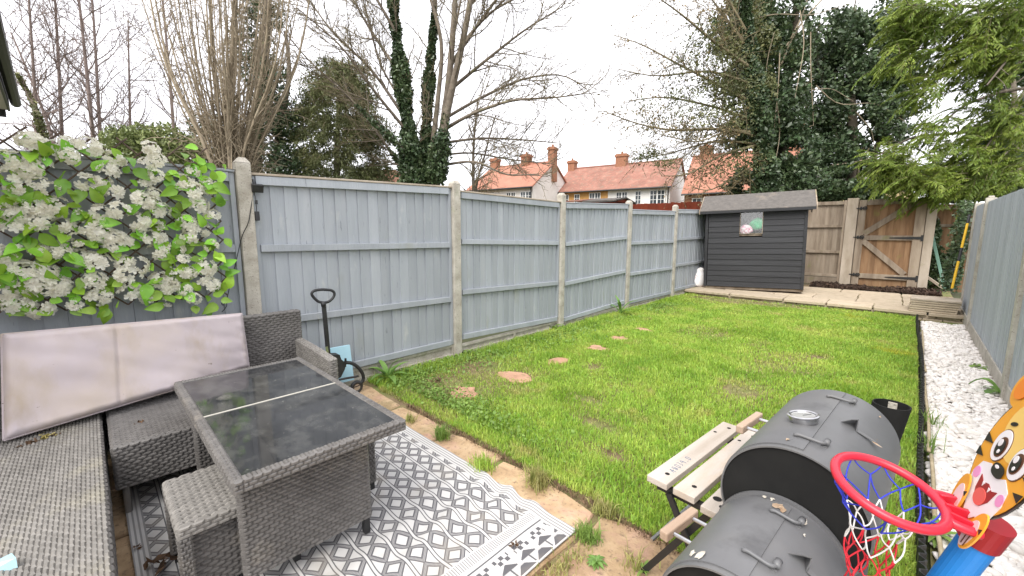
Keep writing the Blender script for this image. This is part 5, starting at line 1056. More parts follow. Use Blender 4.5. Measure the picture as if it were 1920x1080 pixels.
def hinge(c, R, seam, y):
    q = MB(); pa = on(c, R, seam + 10, y + .002, .010); pb = on(c, R, seam - 7, y, .010); 
    q.tube(spline([on(c, R, seam + 12, y, .006), on(c, R, seam + 9, y, .011), pa, pb, on(c, R, seam - 10, y + .004, .010), on(c, R, seam - 10.5, y + .028, .009)], 14), .0045, 8)
    q.tube([on(c, R, seam - 10.5, y + .012, .009), on(c, R, seam - 10.5, y + .034, .009)], .0075, 10); q.build('hinge', M_SMOK, sm, True)
    MB().beam(on(c, R, seam - 10, y + .006, .001), on(c, R, seam - 10, y + .042, .001), .014, .003, up=nrm_(seam - 10)).build('hinge_leaf', M_SMOK, sm)
for y in (.085, .475): hinge(MC, MR, 85, y)
for y in (-FL + .09, -.085): hinge(FC_, FR, 81, y)
def lid_stop(c, R, ang, y):
    n0 = nrm_(ang); t0 = tang(ang); Y = np.array([0, 1., 0]); p = on(c, R, ang, y)
    A = p + n0 * .036 - t0 * .002; L_b = p + t0 * .026 + n0 * .001; R_b = p - t0 * .016 + n0 * .001; K_ = p + Y * .034 - t0 * .004 + n0 * .002; q = MB()
    def plate(pts, nn, th=.0022):
        k = len(pts); q.add([v for v in pts] + [v - nn * th for v in pts], [tuple(range(k)), tuple(range(2 * k - 1, k - 1, -1))] + [(i, k + i, k + (i + 1) % k, (i + 1) % k) for i in range(k)])
    m1 = A * .55 + L_b * .45 + n0 * .004; m2 = A * .55 + R_b * .45 + n0 * .002
    plate([L_b, m1, K_], unit(n0 + t0)); plate([m1, A, K_], unit(n0 + t0 * .4)); plate([A, m2, K_], unit(n0 - t0 * .6)); plate([m2, R_b, K_], unit(n0 * .5 - t0))
    tail = p - t0 * .062; d = R_b; q.hexa([d - Y * .002, d + Y * .016, d + Y * .016 + n0 * .0022, d - Y * .002 + n0 * .0022, tail + Y * .004, tail + Y * .012, tail + Y * .012 + n0 * .002, tail + Y * .004 + n0 * .002])
    q.build('lid_stop', M_SMOK, sm)
    g = np.random.default_rng(int(abs(y) * 999)); pts = [tail - t0 * .004 + t0 * .012 * math.cos(k) * g.uniform(.4, 1.2) + Y * .007 * math.sin(k) * g.uniform(.5, 1.2) + n0 * .0016 for k in np.linspace(0, 6.28, 9)[:-1]]
    MB().add([p - n0 * .0004 for p in pts], [tuple(range(8))]).build('rust_patch', M_RUST, sm)
lid_stop(MC, MR, 66, .30); lid_stop(FC_, FR, 58, -.19)
g = np.random.default_rng(5)
def flake(c, R, ang, y, r, n=9, m=M_RUST):
    n0 = nrm_(ang); t0 = tang(ang); Y = np.array([0, 1., 0]); p = on(c, R, ang, y, .0045); s = g.uniform(.35, 1.2, n)
    pts = [p + (t0 * math.cos(k) * r * .55 + Y * math.sin(k) * r) * s[i] + n0 * g.uniform(0, .003) for i, k in enumerate(np.linspace(0, 6.28, n + 1)[:-1])]; MB().add(pts + [p + n0 * .002], [(i, (i + 1) % n, n) for i in range(n)]).build('paint_flake', m, sm)
M_FLAKE = mat('pale_paint_flake', [(.3, (.42, .38, .32)), (.7, (.62, .58, .50))], scale=50, rough=.9)
for ang, y, r, m in ((103, -.030, .012, M_FLAKE), (97, -.028, .010, M_FLAKE), (90, -.050, .022, M_RUST), (86, -.056, .016, M_RUST), (118, -FL + .03, .018, M_FLAKE), (126, -FL + .035, .014, M_FLAKE), (68, -.05, .018, M_FLAKE), (64, -.10, .008, M_FLAKE)): flake(FC_, FR, ang, y, r, 9, m)
for ang, y, r in ((99, .05, .016), (50, .52, .010), (44, .35, .006)): flake(MC, MR, ang, y, r * .6, 9, M_RUST)
# thermometer
ga = 99; gp = on(MC, MR, ga, .212, .003); gn = nrm_(ga); gt_ = np.array([0, 1., 0]); gs = np.cross(gt_, gn)
Mg = lambda v: gp + v[:, :1] * gs + v[:, 1:2] * gt_ + v[:, 2:3] * gn
q = MB(); q.lathe([(.034, 0), (.036, .004), (.036, .014), (.040, .017), (.040, .020), (.036, .022), (.031, .0205), (.030, .018)], 40, Mg, False); th_ = autosmooth(q.build('thermometer', M_STEEL, sm))
q = MB(); q.lathe([(.0305, .018), (.0, .0182)], 40, Mg, False); q.build('dial', flat('dial_white', (.45, .45, .44), rough=.12, coat=1.), th_)
MB().beam(Mg(np.array([[0, -.004, .0188]]))[0], Mg(np.array([[.016, .018, .0188]]))[0], .002, .0006, up=gn).build('needle', M_RUBBER, th_)
# chimney
inv = lambda p: np.array(sm.matrix_basis.inverted() @ Vector(p))
sm_m = Matrix.Translation(sm.location) @ Euler(sm.rotation_euler).to_matrix().to_4x4(); smi = sm_m.inverted(); loc_ = lambda p: np.array(smi @ Vector([float(a) for a in p]))
ct = at_y(1672, 758, 1.86); c0 = loc_((ct[0], ct[1], 0)); q = MB(); RC = .050; zt = ct[2]
LN = lambda v: v + np.stack([c0[0] + (v[:, 2] - zt) * .14, c0[1] + 0 * v[:, 2], 0 * v[:, 2]], 1); q.lathe([(RC, .46), (RC, zt), (RC - .004, zt), (RC - .004, .46)], 40, LN, False); q.add([(c0[0] + (.46 - zt) * .14 + RC * math.cos(a), c0[1] + RC * math.sin(a), .46) for a in np.linspace(0, 6.28, 17)[:-1]], [tuple(range(16))]); ch = autosmooth(q.build('chimney', M_BLACK_SHADE, sm))
wd = loc_(EYE + FWD * 50) ; 
MB().box((c0[0] - .012, c0[1] + RC - .010, zt - .030), (c0[0] + .012, c0[1] + RC - .006, zt - .006), .001).build('damper_tab', M_CONC, ch)
q = MB(); q.box((c0[0] - .05, ML - .006, .46), (c0[0] + .0, c0[1] - RC + .01, .50)); q.build('chimney_bracket', M_SMOK, sm)
# timber handles on steel rods
for (pa, pb, c, R) in ((at_z(1243, 1006, .44), at_z(1303, 960, .45), FC_, FR), (at_z(1386, 806, .58), at_z(1424, 779, .58), MC, MR)):
    a = loc_(pa); b = loc_(pb); MB().beam(a, b, .026, .030, bev=.005).build('wooden_handle', M_HANDW, sm); d = b - a
    for t in (.2, .8): p = a + d * t; dx = math.sqrt(max(0, (R + .003) ** 2 - (p[2] - c[2]) ** 2)); MB().tube([p + (.012, 0, 0), (c[0] - dx + .004, p[1], p[2])], .006, 8).build('handle_rod', M_STEEL, sm)
# stand
for x, y in ((-.12, .06), (.12, .06), (-.12, ML - .08), (.12, ML - .08)): MB().box((x - .012, y - .012, 0), (x + .012, y + .012, MC[2] - math.sqrt(MR ** 2 - x ** 2) + .012)).build('leg', M_SMOK, sm)
for x, y in ((-.10, -FL + .06), (.08, -FL + .06)): MB().box((x - .012, y - .012, 0), (x + .012, y + .012, FC_[2] - FR * .75)).build('leg', M_SMOK, sm)
MB().box((-.14, .05, .15), (.14, ML - .07, .16)).build('shelf', M_SMOK, sm)
q = MB(); cw_ = on(FC_, 0, 0, -FL + .005); q.tube(spline([cw_ + (-.06, -.004, .11), cw_ + (-.04, -.012, .085), cw_ + (-.02, -.01, .07), cw_ + (-.03, -.004, .05)], 10), .005, 6); q.build('vent_catch', M_RUST, sm, True)

# ================================================================== FOLDING WORKBENCH
M_PLANK = mat('bleached_plank', [(.25, (.34, .29, .24)), (.5, (.46, .41, .36)), (.8, (.55, .51, .46))], scale=10, stretch=(1, .10, 1), rough=.8, bump=.35, bscale=70, bstretch=(1, .06, 1), objrand=.05,
              over=[((.36, .30, .36), 9., .64, .80, (1, .5, 1)), ((.42, .31, .20), 5., .58, .74, (1, .2, 1))])
ba_ = at_z(1213, 890, .44); bb_ = at_z(1356, 790, .44); dv = bb_ - ba_; wb = empty('folding_workbench', (ba_[0], ba_[1], 0), math.atan2(dv[1], dv[0]) - math.pi / 2); tag(wb, 'folding workbench of bleached timber planks on black legs, left of the barbecue', 'workbench'); BL_ = math.hypot(dv[0], dv[1])
for k, (u0, w, z, l0, l1) in enumerate(((.0, .076, .44, 0, BL_), (.098, .074, .44, .0, BL_ + .01), (.192, .074, .425, .0, BL_))):
    pl = MB().box((u0, l0, z - .024), (u0 + w, l1, z), .0025).build('plank', M_PLANK, wb); hl = MB()
    for hx, hy, hr in ((.045, .06, .0085), (.045, BL_ - .05, .008), (.020, BL_ - .13, .007)) if k < 2 else ((.022, .075, .014), (.05, .045, .010), (.03, BL_ - .06, .01)):
        MB().add([(u0 + hx + hr * math.cos(a), hy + hr * math.sin(a), z + .0006) for a in np.linspace(0, 6.28, 13)[:-1]], [tuple(range(12))]).build('dog_hole', M_BLACK_SHADE, pl)
    if k == 0:
        strokes = [[(0, 0), (.6, 1), (.6, -.1)], [(0, .35), (1, .35)], [], [(.1, .2), (.8, .3), (.7, .9), (.2, .9), (.1, .5), (.7, .4), (.9, .1), (.3, 0), (.1, .2)], [], [(.2, 0), (.8, .05), (.9, .9), (.3, 1), (.15, .5), (.2, 0)], [], [(.2, 1), (.8, .9), (.4, .5), (.9, .3), (.2, 0)], [], [(.1, .6), (.5, 1), (.8, .7), (.5, .4), (.15, .65)], [(.8, .7), (.7, 0)], [], [(.3, .1), (.7, .1)], [], [(.2, .0), (.8, .1), (.9, .8), (.3, 1), (.1, .4), (.2, 0)]]
        wr_ = MB(); adv = 0.
        for s in strokes:
            if not s: adv += .0205; continue
            pts = [(u0 + .056 - p[1] * .024, .085 + adv + p[0] * .015, z + .0006) for p in s]; wr_.tube(spline(pts, 4 * len(pts)), .0009, 4)
        wr_.build('pen_marks', flat('faded_blue_ink', (.10, .14, .22), rough=.8), pl)
for y in (.05, BL_ - .06): MB().box((.02, y - .012, .380), (.26, y + .012, .4005)).build('cross_rail', M_BLACKMET, wb)
for y in (.03, BL_ - .04):
    MB().beam((.07, y, .39), (.30, y - .02, .0), .022, .010, up=(0, 1, 0)).build('leg', M_BLACKMET, wb); MB().beam((.21, y + .014, .39), (-.03, y + .02, .0), .022, .010, up=(0, 1, 0)).build('leg', M_BLACKMET, wb)
MB().tube([(.03, .0, .2), (.03, BL_, .2)], .007, 8).build('stretcher', M_STEEL, wb)

# ================================================================== TOY BASKETBALL HOOP
hs_ = .75; hC = EYE + (np.array([.0121, 1.4082, .6262]) - EYE) * hs_; he = unit([.9217, .3415, -.1838]); ht = np.array([.3055, -.9313, -.1984]); ht = unit(ht - he * np.dot(ht, he)); ha = np.cross(he, ht); 
if ha[2] < 0: ha = -ha
rr = .115 * hs_; ks = 1.3457 * hs_
hp = empty('toy_basketball_hoop', (float(hC[0]), float(hC[1]), 0)); tag(hp, 'toy basketball hoop with red rim, tiger face backboard and leaning blue pole', 'toy hoop'); ho = np.array(hp.location)
M_REDP = flat('red_plastic', (.60, .022, .045), rough=.35); M_BLUEP = flat('blue_plastic', (.016, .21, .62), rough=.35); M_DRED = flat('dark_red_plastic', (.30, .012, .02), rough=.35)
q = MB(); q.ring(hC - ho, he, ht, rr, .0088, 64, 10); q.build('rim', M_REDP, hp, True)
Bp = hC + he * (rr + .05 * hs_)                                                     # board plane
q = MB()
for s in (-1, 0, 1):
    a = hC + he * (rr * .985) + ht * s * .022; b = Bp + ht * s * .034 - he * .002; q.beam(a, b, .005, .024, up=ha)
q.hexa([v - ho for v in (hC + he * rr - ht * .04 - ha * .008, Bp - ht * .045 - ha * .008, Bp + ht * .045 - ha * .008, hC + he * rr + ht * .04 - ha * .008, hC + he * rr - ht * .04 - ha * .003, Bp - ht * .045 - ha * .003, Bp + ht * .045 - ha * .003, hC + he * rr + ht * .04 - ha * .003)])
qq = MB()
for vv_, ff in [(np.concatenate(q.v), q.f)]: pass
v_ = np.concatenate(q.v); nb_ = len(q.v[0]) * 3; v_[:nb_] -= ho; MB().add(v_, q.f).build('bracket', M_REDP, hp)
for s in (-1, 1):
    MB().tube(spline([hC - ho + he * rr * .93 + ht * s * rr * .40, hC - ho + he * rr * 1.12 + ht * s * .040, Bp - ho + ht * s * .040], 10), .0088, 8).build('rim_arm', M_REDP, hp, True)
# net: zigzag cord rows, blue then white then red, hanging by gravity
M_NB, M_NW, M_NR = flat('blue_cord', (.03, .045, .50), rough=.7), flat('white_cord', (.72, .70, .68), rough=.8), flat('red_cord', (.55, .015, .03), rough=.7)
N_ = 9; rowp = []; gd = unit(-ha * .45 + np.array([-.05, -.1, -.9])); g = np.random.default_rng(3)
for r_ in range(7):
    R2 = rr * [.97, .80, .60, .48, .42, .38, .42][r_]; dep = [0, .028, .058, .090, .122, .152, .182][r_]
    cent = hC + gd * dep; f = min(1, r_ / 3.)
    uu = unit(he * (1 - f) + np.array([1., 0, 0]) * f); vv = unit(ht * (1 - f) + np.array([0, 1., 0]) * f * (1 if ht[1] > 0 else -1))
    rowp.append([cent + uu * R2 * math.cos(2 * math.pi * (k + .5 * (r_ % 2)) / N_) + vv * R2 * math.sin(2 * math.pi * (k + .5 * (r_ % 2)) / N_) + g.normal(0, .006 * min(1, r_), 3) - ho for k in range(N_)])
for r_, m in enumerate((M_NB, M_NB, M_NW, M_NW, M_NR, M_NR)):
    for k in range(N_):
        a = rowp[r_][k]; o2 = (0, -1) if r_ % 2 == 0 else (0, 1)
        for dk in o2:
            b = rowp[r_ + 1][(k + dk) % N_]; mid = (a + b) / 2 + g.normal(0, .003, 3) + (0, 0, -.003); pth = spline([a, mid, b], 6)
            MB().tube(pth, .0015, 5, False).build('net_cord', m, hp, True)
for k in range(N_): MB().tube(spline([rowp[6][k], rowp[6][k] + g.normal(0, .008, 3) - (0, 0, .03), rowp[6][k] + g.normal(0, .01, 3) - (0, 0, .06)], 6), .0017, 5).build('net_cord', M_NR, hp, True)
# tiger face backboard: die-cut layers on a board
FO = Bp + ha * (-.0156 * hs_) - ho; FN = -he
def TP(w, h): return FO + ht * w * ks * .70 + ha * h * ks
def layer(name, pts, lev, m, parent=None, th=.0009):
    o_ = FO * 0; base_ = [TP(*p) + FN * (.003 + lev * .001) for p in pts]; n = len(base_); v = base_ + [p + FN * th for p in base_]
    fl = np.dot(np.cross(base_[1] - base_[0], base_[2] - base_[0]), FN)
    f = [tuple(range(n, 2 * n)), tuple(range(n - 1, -1, -1))] + [(i, (i + 1) % n, n + (i + 1) % n, n + i) for i in range(n)]
    return MB().add(v, f).build(name, m, parent or hp)
def ellp(cx, cy, rx, ry, rot=0., n=28, sup=1.): 
    o_ = []
    for a in np.linspace(0, 2 * math.pi, n, endpoint=False):
        x, y = rx * abs(math.cos(a)) ** sup * (1 if math.cos(a) >= 0 else -1), ry * abs(math.sin(a)) ** sup * (1 if math.sin(a) >= 0 else -1); o_.append((cx + x * math.cos(rot) - y * math.sin(rot), cy + x * math.sin(rot) + y * math.cos(rot)))
    return o_
def pf(n_, c, r=.3): return flat(n_, c, rough=r)
M_OR, M_ORL, M_ORD, M_WT, M_BK, M_PK, M_MO, M_TG, M_BR = pf('tiger_orange', (.78, .36, .035)), pf('tiger_light_orange', (.82, .56, .16)), pf('tiger_deep_orange', (.72, .22, .02)), pf('print_white', (.80, .78, .80)), pf('print_black', (.02, .017, .015)), pf('print_pink', (.75, .30, .55)), pf('mouth_red', (.30, .02, .02)), pf('tongue_red', (.72, .12, .10)), pf('print_brown', (.12, .045, .02))
face_o = ellp(0, .155, .094, .125, n=40); chin = [(-.055, .06), (-.03, .030), (0, .016), (.03, .030), (.055, .06)]
bo = layer('backboard', ellp(0, .155, .098, .130, n=40), -3., M_BK, th=.003)
layer('chin_panel', ellp(0, .04, .052, .045), -1.2, M_OR, th=.0014)
layer('bib', [(-.06, -.03), (.05, -.03), (.06, .03), (.04, .07), (-.05, .07), (-.07, .02)], -2.2, M_REDP, th=.0021)
layer('face', face_o, .3, M_OR)
layer('forehead', ellp(0, .205, .060, .060), 1.2, M_ORL)
for s in (-1, 1):
    layer('ear', ellp(s * .078, .262, .034, .040, s * .5), -1.2, M_OR, th=.0014); layer('inner_ear', ellp(s * .080, .264, .020, .026, s * .5), 1.9, M_ORD)
layer('muzzle', [(-.066, .085), (-.058, .055), (-.050, .045), (-.044, .028), (-.030, .030), (-.022, .016), (-.006, .024), (.008, .012), (.020, .026), (.036, .020), (.042, .036), (.056, .040), (.064, .080), (.056, .108), (.030, .122), (.012, .112), (0, .118), (-.012, .112), (-.030, .122), (-.056, .112)], 1.3, M_WT)
layer('mouth', [(-.034, .094), (-.018, .086), (0, .092), (.018, .086), (.034, .094), (.028, .066), (.014, .048), (0, .044), (-.014, .048), (-.028, .066)], 2.3, M_MO)
layer('tongue', ellp(0, .061, .020, .017), 3.3, M_TG); 
for s in (-1, 1): layer('tooth', [(s * .012 - .004, .088), (s * .012 + .004, .088), (s * .012, .079)], 3.3, M_WT); layer('cheek_spot', ellp(s * .052, .088, .011, .012), 2.3, M_PK)
layer('nose', ellp(0, .123, .020, .013, sup=.8), 3.4, M_BK)
layer('nose_shine', ellp(-.006, .128, .006, .003), 4.4, M_WT)
for s in (-1, 1):
    cx_ = s * .036; layer('eye_outline', ellp(cx_, .160, .0255, .034), 1.4, M_BR); layer('eye', ellp(cx_, .160, .0235, .032), 2.4, M_WT); layer('iris', ellp(cx_ - s * .004, .158, .0150, .021), 3.4, M_BR); layer('pupil', ellp(cx_ - s * .004, .157, .0120, .016), 4.4, M_BK); layer('eye_shine', ellp(cx_ - s * .004 - .004, .165, .0055, .0075), 5.4, M_WT); layer('eye_shine', ellp(cx_ - s * .004 + .004, .150, .003, .004), 5.4, M_WT)
    layer('brow', ellp(s * .040, .205, .010, .004, -s * .4), 2.6, M_BK)
    for hh, ln in ((.150, .030), (.118, .026)): layer('stripe', [(s * .092, hh + .010), (s * (.092 - ln), hh), (s * .090, hh - .008)], 2.2, M_BK)
for p in ([(-.006, .232), (-.008, .268), (0, .276), (.008, .268), (.006, .232), (0, .226)], [(-.030, .236), (-.026, .262), (-.018, .266), (-.020, .238)], [(.030, .236), (.026, .262), (.018, .266), (.020, .238)]): layer('stripe', p, 2.2, M_BK)
for w_, h_, rot in ((.052, .010, -.15), (-.050, .030, .2)):
    layer('paw', ellp(w_, h_, .022, .046, rot), 4.6, M_OR, th=.003); layer('paw_pad', ellp(w_ + (-.004 if w_ > 0 else .004), h_ - .008, .0155, .033, rot), 7.8, pf('paw_pink', (.78, .60, .60)))
    for k in (-1, 1): layer('paw_line', [(w_ + k * .005 - .0007, h_ - .034), (w_ + k * .005 + .0012, h_ - .034), (w_ + k * .006 + .0012, h_ - .008), (w_ + k * .006 - .0006, h_ - .008)], 8.8, M_BR)
    layer('paw_stripe', [(w_ + .021, h_ + .02), (w_ + .012, h_ + .014), (w_ + .021, h_ + .008)], 7.8, M_BK)
# pole with collar, down to a base on the slabs
pc = Bp + he * .030 - ho; k_ = (pc[2] - .0) / ha[2]; foot = pc - ha * (k_ - .02)
MB().tube([pc + ha * .006, pc - ha * .045], .030, 24).build('collar', M_DRED, hp); autosmooth(hp.children[-1]) if False else None
MB().tube([pc - ha * .046, foot + ha * .03], .0265, 24).build('pole', M_BLUEP, hp)
MB().box(foot + (-.16, -.11, -foot[2] + .012), foot + (.16, .11, -foot[2] + .085), .03).build('base', M_REDP, hp)

# ================================================================== BACK OF THE GARDEN
# ---- shed
s0 = at_z(1322, 540, TZ); rotS = math.radians(12); shd = empty('garden_shed', (s0[0], s0[1], TZ), rot=(0, -math.radians(1.5), rotS)); tag(shd, 'charcoal painted timber shed with grey felt roof and one small window', 'shed')
SW = 1.70; SD = 1.05; SE = 1.63
for t in range(1):
    nbd = 14; hb = (SE - .06) / nbd
    wx0, wx1, wz1, wz0 = .60, 1.00, SE - .055, SE - .50
    for k in range(nbd):
        z0 = .06 + k * hb; z1 = z0 + hb; segs = [(0.03, SW - .03)]
        if z1 > wz0 + .02 and z0 < wz1 - .02: segs = [(.03, wx0), (wx1, SW - .03)]
        for x0, x1 in segs: MB().hexa([(x0, -.014, z0 - .004), (x1, -.014, z0 - .004), (x1, .01, z0 - .004), (x0, .01, z0 - .004), (x0, -.002, z1 - .002), (x1, -.002, z1 - .002), (x1, .01, z1 - .002), (x0, .01, z1 - .002)]).build('board', M_SHED, shd)
        MB().hexa([(SW - .01, .03, z0 - .004), (SW + .014, .03, z0 - .004), (SW + .014, SD - .03, z0 - .004), (SW - .01, SD - .03, z0 - .004), (SW - .01, .03, z1 - .002), (SW + .002, .03, z1 - .002), (SW + .002, SD - .03, z1 - .002), (SW - .01, SD - .03, z1 - .002)]).build('board', M_SHED, shd)
for x, y in ((0, 0), (SW, 0), (SW, SD), (0, SD)): MB().box((x - .032, y - .02, .045), (x + .02, y + .032, SE), .003).build('corner_trim', M_SHED, shd)
MB().box((-.02, .02, .0), (SW + .02, SD, .045)).build('floor_bearer', M_WOOD_OLD, shd)
MB().box((-.02, .0, .05), (.0, SD, SE)).build('wall', M_SHED, shd); MB().box((0, SD - .02, .05), (SW, SD, SE)).build('wall', M_SHED, shd)
RZ = .285; ovx, ovy = .13, .11; sl = RZ / (SD / 2)
for sgn in (0, 1):
    y0, y1 = (-ovy, SD / 2) if not sgn else (SD + ovy, SD / 2); z0, z1 = SE - ovy * sl + .03, SE + RZ + .03
    pts = [(-ovx, y0, z0), (SW + ovx, y0, z0), (SW + ovx, y1, z1), (-ovx, y1, z1)]
    MB().hexa(pts + [(a, b, c + .022) for a, b, c in pts]).build('roof', M_FELT, shd)
    for xx in (-ovx - .02, SW + ovx + .002):
        bb = [(xx, y0 - (.012 if not sgn else -.012), z0 - .05), (xx + .018, y0 - (.012 if not sgn else -.012), z0 - .05), (xx + .018, y1, z1 - .05), (xx, y1, z1 - .05)]; MB().hexa(bb + [(a, b, c + .075) for a, b, c in bb]).build('bargeboard', M_SHED if sgn else M_WOOD_OLD, shd)
MB().box((-ovx, -ovy - .012, SE - ovy * sl - .012), (SW + ovx, -ovy, SE - ovy * sl + .04)).build('fascia', M_SHED, shd)
MB().prism([(0, 0), (SD, 0), (SD / 2, RZ)], (SW - .005, 0, SE + .01), (0, 1, 0), (0, 0, 1), (.01, 0, 0)).build('gable', M_SHED, shd)
MB().prism([(0, 0), (SD, 0), (SD / 2, RZ)], (-.01, 0, SE + .01), (0, 1, 0), (0, 0, 1), (.01, 0, 0)).build('gable', M_SHED, shd)
q = MB(); b = .010
q.box((wx0, -.016, wz0), (wx0 + b, .01, wz1)); q.box((wx1 - b, -.016, wz0), (wx1, .01, wz1)); q.box((wx0 + b, -.016, wz1 - b), (wx1 - b, .01, wz1)); q.box((wx0 + b, -.016, wz0), (wx1 - b, .01, wz0 + b)); wf = q.build('window', M_WOOD_OLD, shd)
mg = bpy.data.materials.new('dusty_clear_pane'); mg.use_nodes = True; nt_ = mg.node_tree; bt = nt_.nodes.new('ShaderNodeBsdfTransparent'); gl = nt_.nodes.new('ShaderNodeBsdfGlossy'); gl.inputs['Roughness'].default_value = .08; ms_ = nt_.nodes.new('ShaderNodeMixShader'); ms_.inputs[0].default_value = .12
nt_.links.new(bt.outputs[0], ms_.inputs[1]); nt_.links.new(gl.outputs[0], ms_.inputs[2]); nt_.links.new(ms_.outputs[0], nt_.nodes['Material Output'].inputs[0])
MB().box((wx0 + b, -.006, wz0 + b), (wx1 - b, -.003, wz1 - b)).build('pane', mg, wf)
# what shows through the pane, standing on a ledge inside
MB().box((.2, .06, wz0 - .04), (1.4, .30, wz0 - .01)).build('ledge', M_WOOD_OLD, shd)
def inshed(p): return np.array(Matrix.Translation(shd.location) @ Euler(shd.rotation_euler).to_matrix().to_4x4() @ Vector(p))
def lumpy(name, c, r, m, label, cat, seed, sc=(1, 1, 1), n=16, amp=.25, rz=0.):
    g = np.random.default_rng(seed); v = []; ph = g.uniform(0, 6, 6)
    for i in range(n + 1):
        th = math.pi * i / n
        for j in range(n * 2):
            a = math.pi * j / n; k = 1 + amp * (math.sin(3 * a + ph[0] + 2 * th) * .4 + math.sin(5 * a + ph[1]) * math.sin(4 * th + ph[2]) * .4 + math.sin(9 * a + ph[3] + 6 * th) * .2) * math.sin(th)
            v.append((r * sc[0] * math.sin(th) * math.cos(a) * k, r * sc[1] * math.sin(th) * math.sin(a) * k, r * sc[2] * math.cos(th)))
    f = [(i * 2 * n + j, (i + 1) * 2 * n + j, (i + 1) * 2 * n + (j + 1) % (2 * n), i * 2 * n + (j + 1) % (2 * n)) for i in range(n) for j in range(2 * n)]
    o = MB().add(v, f).build(name, m, None, True, loc=tuple(c)); o.rotation_euler = (0, 0, rz); tag(o, label, cat); return o
lumpy('green_bag', inshed((.90, .085, wz0 + .20)), .13, flat('green_plastic', (.03, .42, .17), rough=.4), 'bright green plastic bundle seen through the shed window', 'bag', 4, (1., .45, .95), amp=.5)
lumpy('pink_bag', inshed((.70, .06, wz0 + .09)), .11, mat('pink_white_print', [(.42, (.75, .72, .74)), (.5, (.55, .10, .22)), (.6, (.75, .70, .72))], scale=14, rough=.5), 'pink and white printed bag at the bottom of the shed window', 'bag', 5, (1., .38, .9), amp=.5)
lumpy('grey_bag', inshed((.80, .15, wz0 + .27)), .16, mat('grey_sheeting', [(.35, (.06, .065, .07)), (.6, (.22, .24, .25)), (.7, (.35, .38, .38))], scale=9, rough=.4), 'crumpled grey sheeting behind the shed window glass', 'sheeting', 6, (1.2, .35, 1.), amp=.5)

# ---- sack by the shed
p = at_z(1310, 537, TZ)
M_SACK = mat('printed_white_sack', [(.35, (.84, .81, .81)), (.6, (.88, .86, .85))], scale=7, rough=.55, bump=.5, bscale=25, dist=.02, over=[((.58, .16, .16), 10., .64, .70), ((.66, .42, .46), 6., .60, .72), ((.60, .50, .28), 8., .70, .76)])
v = []; n = 24; g = np.random.default_rng(2); ph = g.uniform(0, 6, 5); prof = [(.0, 0), (.115, .0), (.145, .04), (.150, .12), (.135, .20), (.105, .28), (.085, .34), (.092, .385), (.075, .395), (.0, .36)]
for r, z in prof:
    for j in range(n):
        a = 2 * math.pi * j / n; k = 1 + .17 * math.sin(3 * a + ph[0] + z * 12) + .11 * math.sin(6 * a + ph[1] + z * 31); v.append((r * k * math.cos(a) * .82 + z * .02, r * k * math.sin(a) * .62, z * (1 + .06 * math.sin(2 * a + ph[2]))))
sk = MB().add(v, [(i * n + j, i * n + (j + 1) % n, (i + 1) * n + (j + 1) % n, (i + 1) * n + j) for i in range(len(prof) - 1) for j in range(n)]).build('plastic_sack', M_SACK, None, True, loc=tuple(p)); sk.rotation_euler = (0, .05, YAW); tag(sk, 'white printed plastic sack slumped between the fence and the dark shed', 'sack')

# ---- stack of slabs at the end of the gravel
SY_ = 8.66; xl, xr = at_y(1707, 560, SY_)[0], min(.60, at_y(1803, 570, SY_)[0]); zt = at_y(1755, 562, SY_)[2]; zb = TZ; ns_ = 6; hh = (zt - zb) / ns_
lab = ['topmost buff slab of the stack at the end of the white pebbles', 'second slab from the top of the stack beside the right fence', 'third slab from the top of the stack beside the right fence', 'third slab from the bottom of the stack at the end of the pebbles', 'second slab from the bottom of the stack at the end of the pebbles', 'lowest slab of the stack, resting behind the pebbles']
for k in range(ns_):
    z1 = zt - k * hh; dx = RNG.normal(0, .012); c = ((xl + xr) / 2 + dx, SY_ + .16 + RNG.normal(0, .006), z1 - hh); w = (xr - xl) / 2 - (0 if k < 2 else .012)
    o = MB().box((-w, -.16, .002), (w, .30, hh - .004), .005).build('stone_slab', M_TERR if k else M_WOOD_PALE, None, loc=c, rot=(0, 0, RNG.normal(0, .012))); tag(o, lab[k], 'slab', 'slabs stacked beside the right fence')
# ---- poles in the corner
a = at_y(1785, 541, 8.9); b = at_y(1818, 402, 9.15); yp = empty('yellow_pole', tuple(a)); tag(yp, 'yellow tool handle with black grips leaning on the end of the right fence', 'pole'); 
def seg(t0, t1, r, m, nm): MB().tube([(b - a) * t0, (b - a) * t1], r, 12).build(nm, m, yp)
M_YEL = flat('yellow_handle', (.72, .43, .02), rough=.4); seg(0, .38, .015, M_YEL, 'shaft'); seg(.37, .55, .017, M_RUBBER, 'grip'); seg(.54, .89, .0145, M_YEL, 'shaft'); seg(.88, 1., .0165, M_RUBBER, 'grip')
M_GRN = flat('faded_green_paint', (.12, .24, .18), rough=.6)
a = at_y(1744, 425, 12.35); b = at_y(1771, 541, 11.9); o = MB().beam((0, 0, 0), b - a, .05, .05, up=(0, 1, .2), bev=.006).build('green_post', M_GRN, None, loc=tuple(a)); tag(o, 'faded green painted post leaning in the dark corner behind the gate', 'post')
a = at_y(1735, 517, 12.1); b = at_y(1768, 540, 11.8); o = MB().beam((0, 0, 0), b - a, .05, .03, up=(0, 1, .2), bev=.004).build('grey_batten', M_WOOD_PALE, None, loc=tuple(a)); tag(o, 'short grey batten lying against the foot of the green post', 'batten')
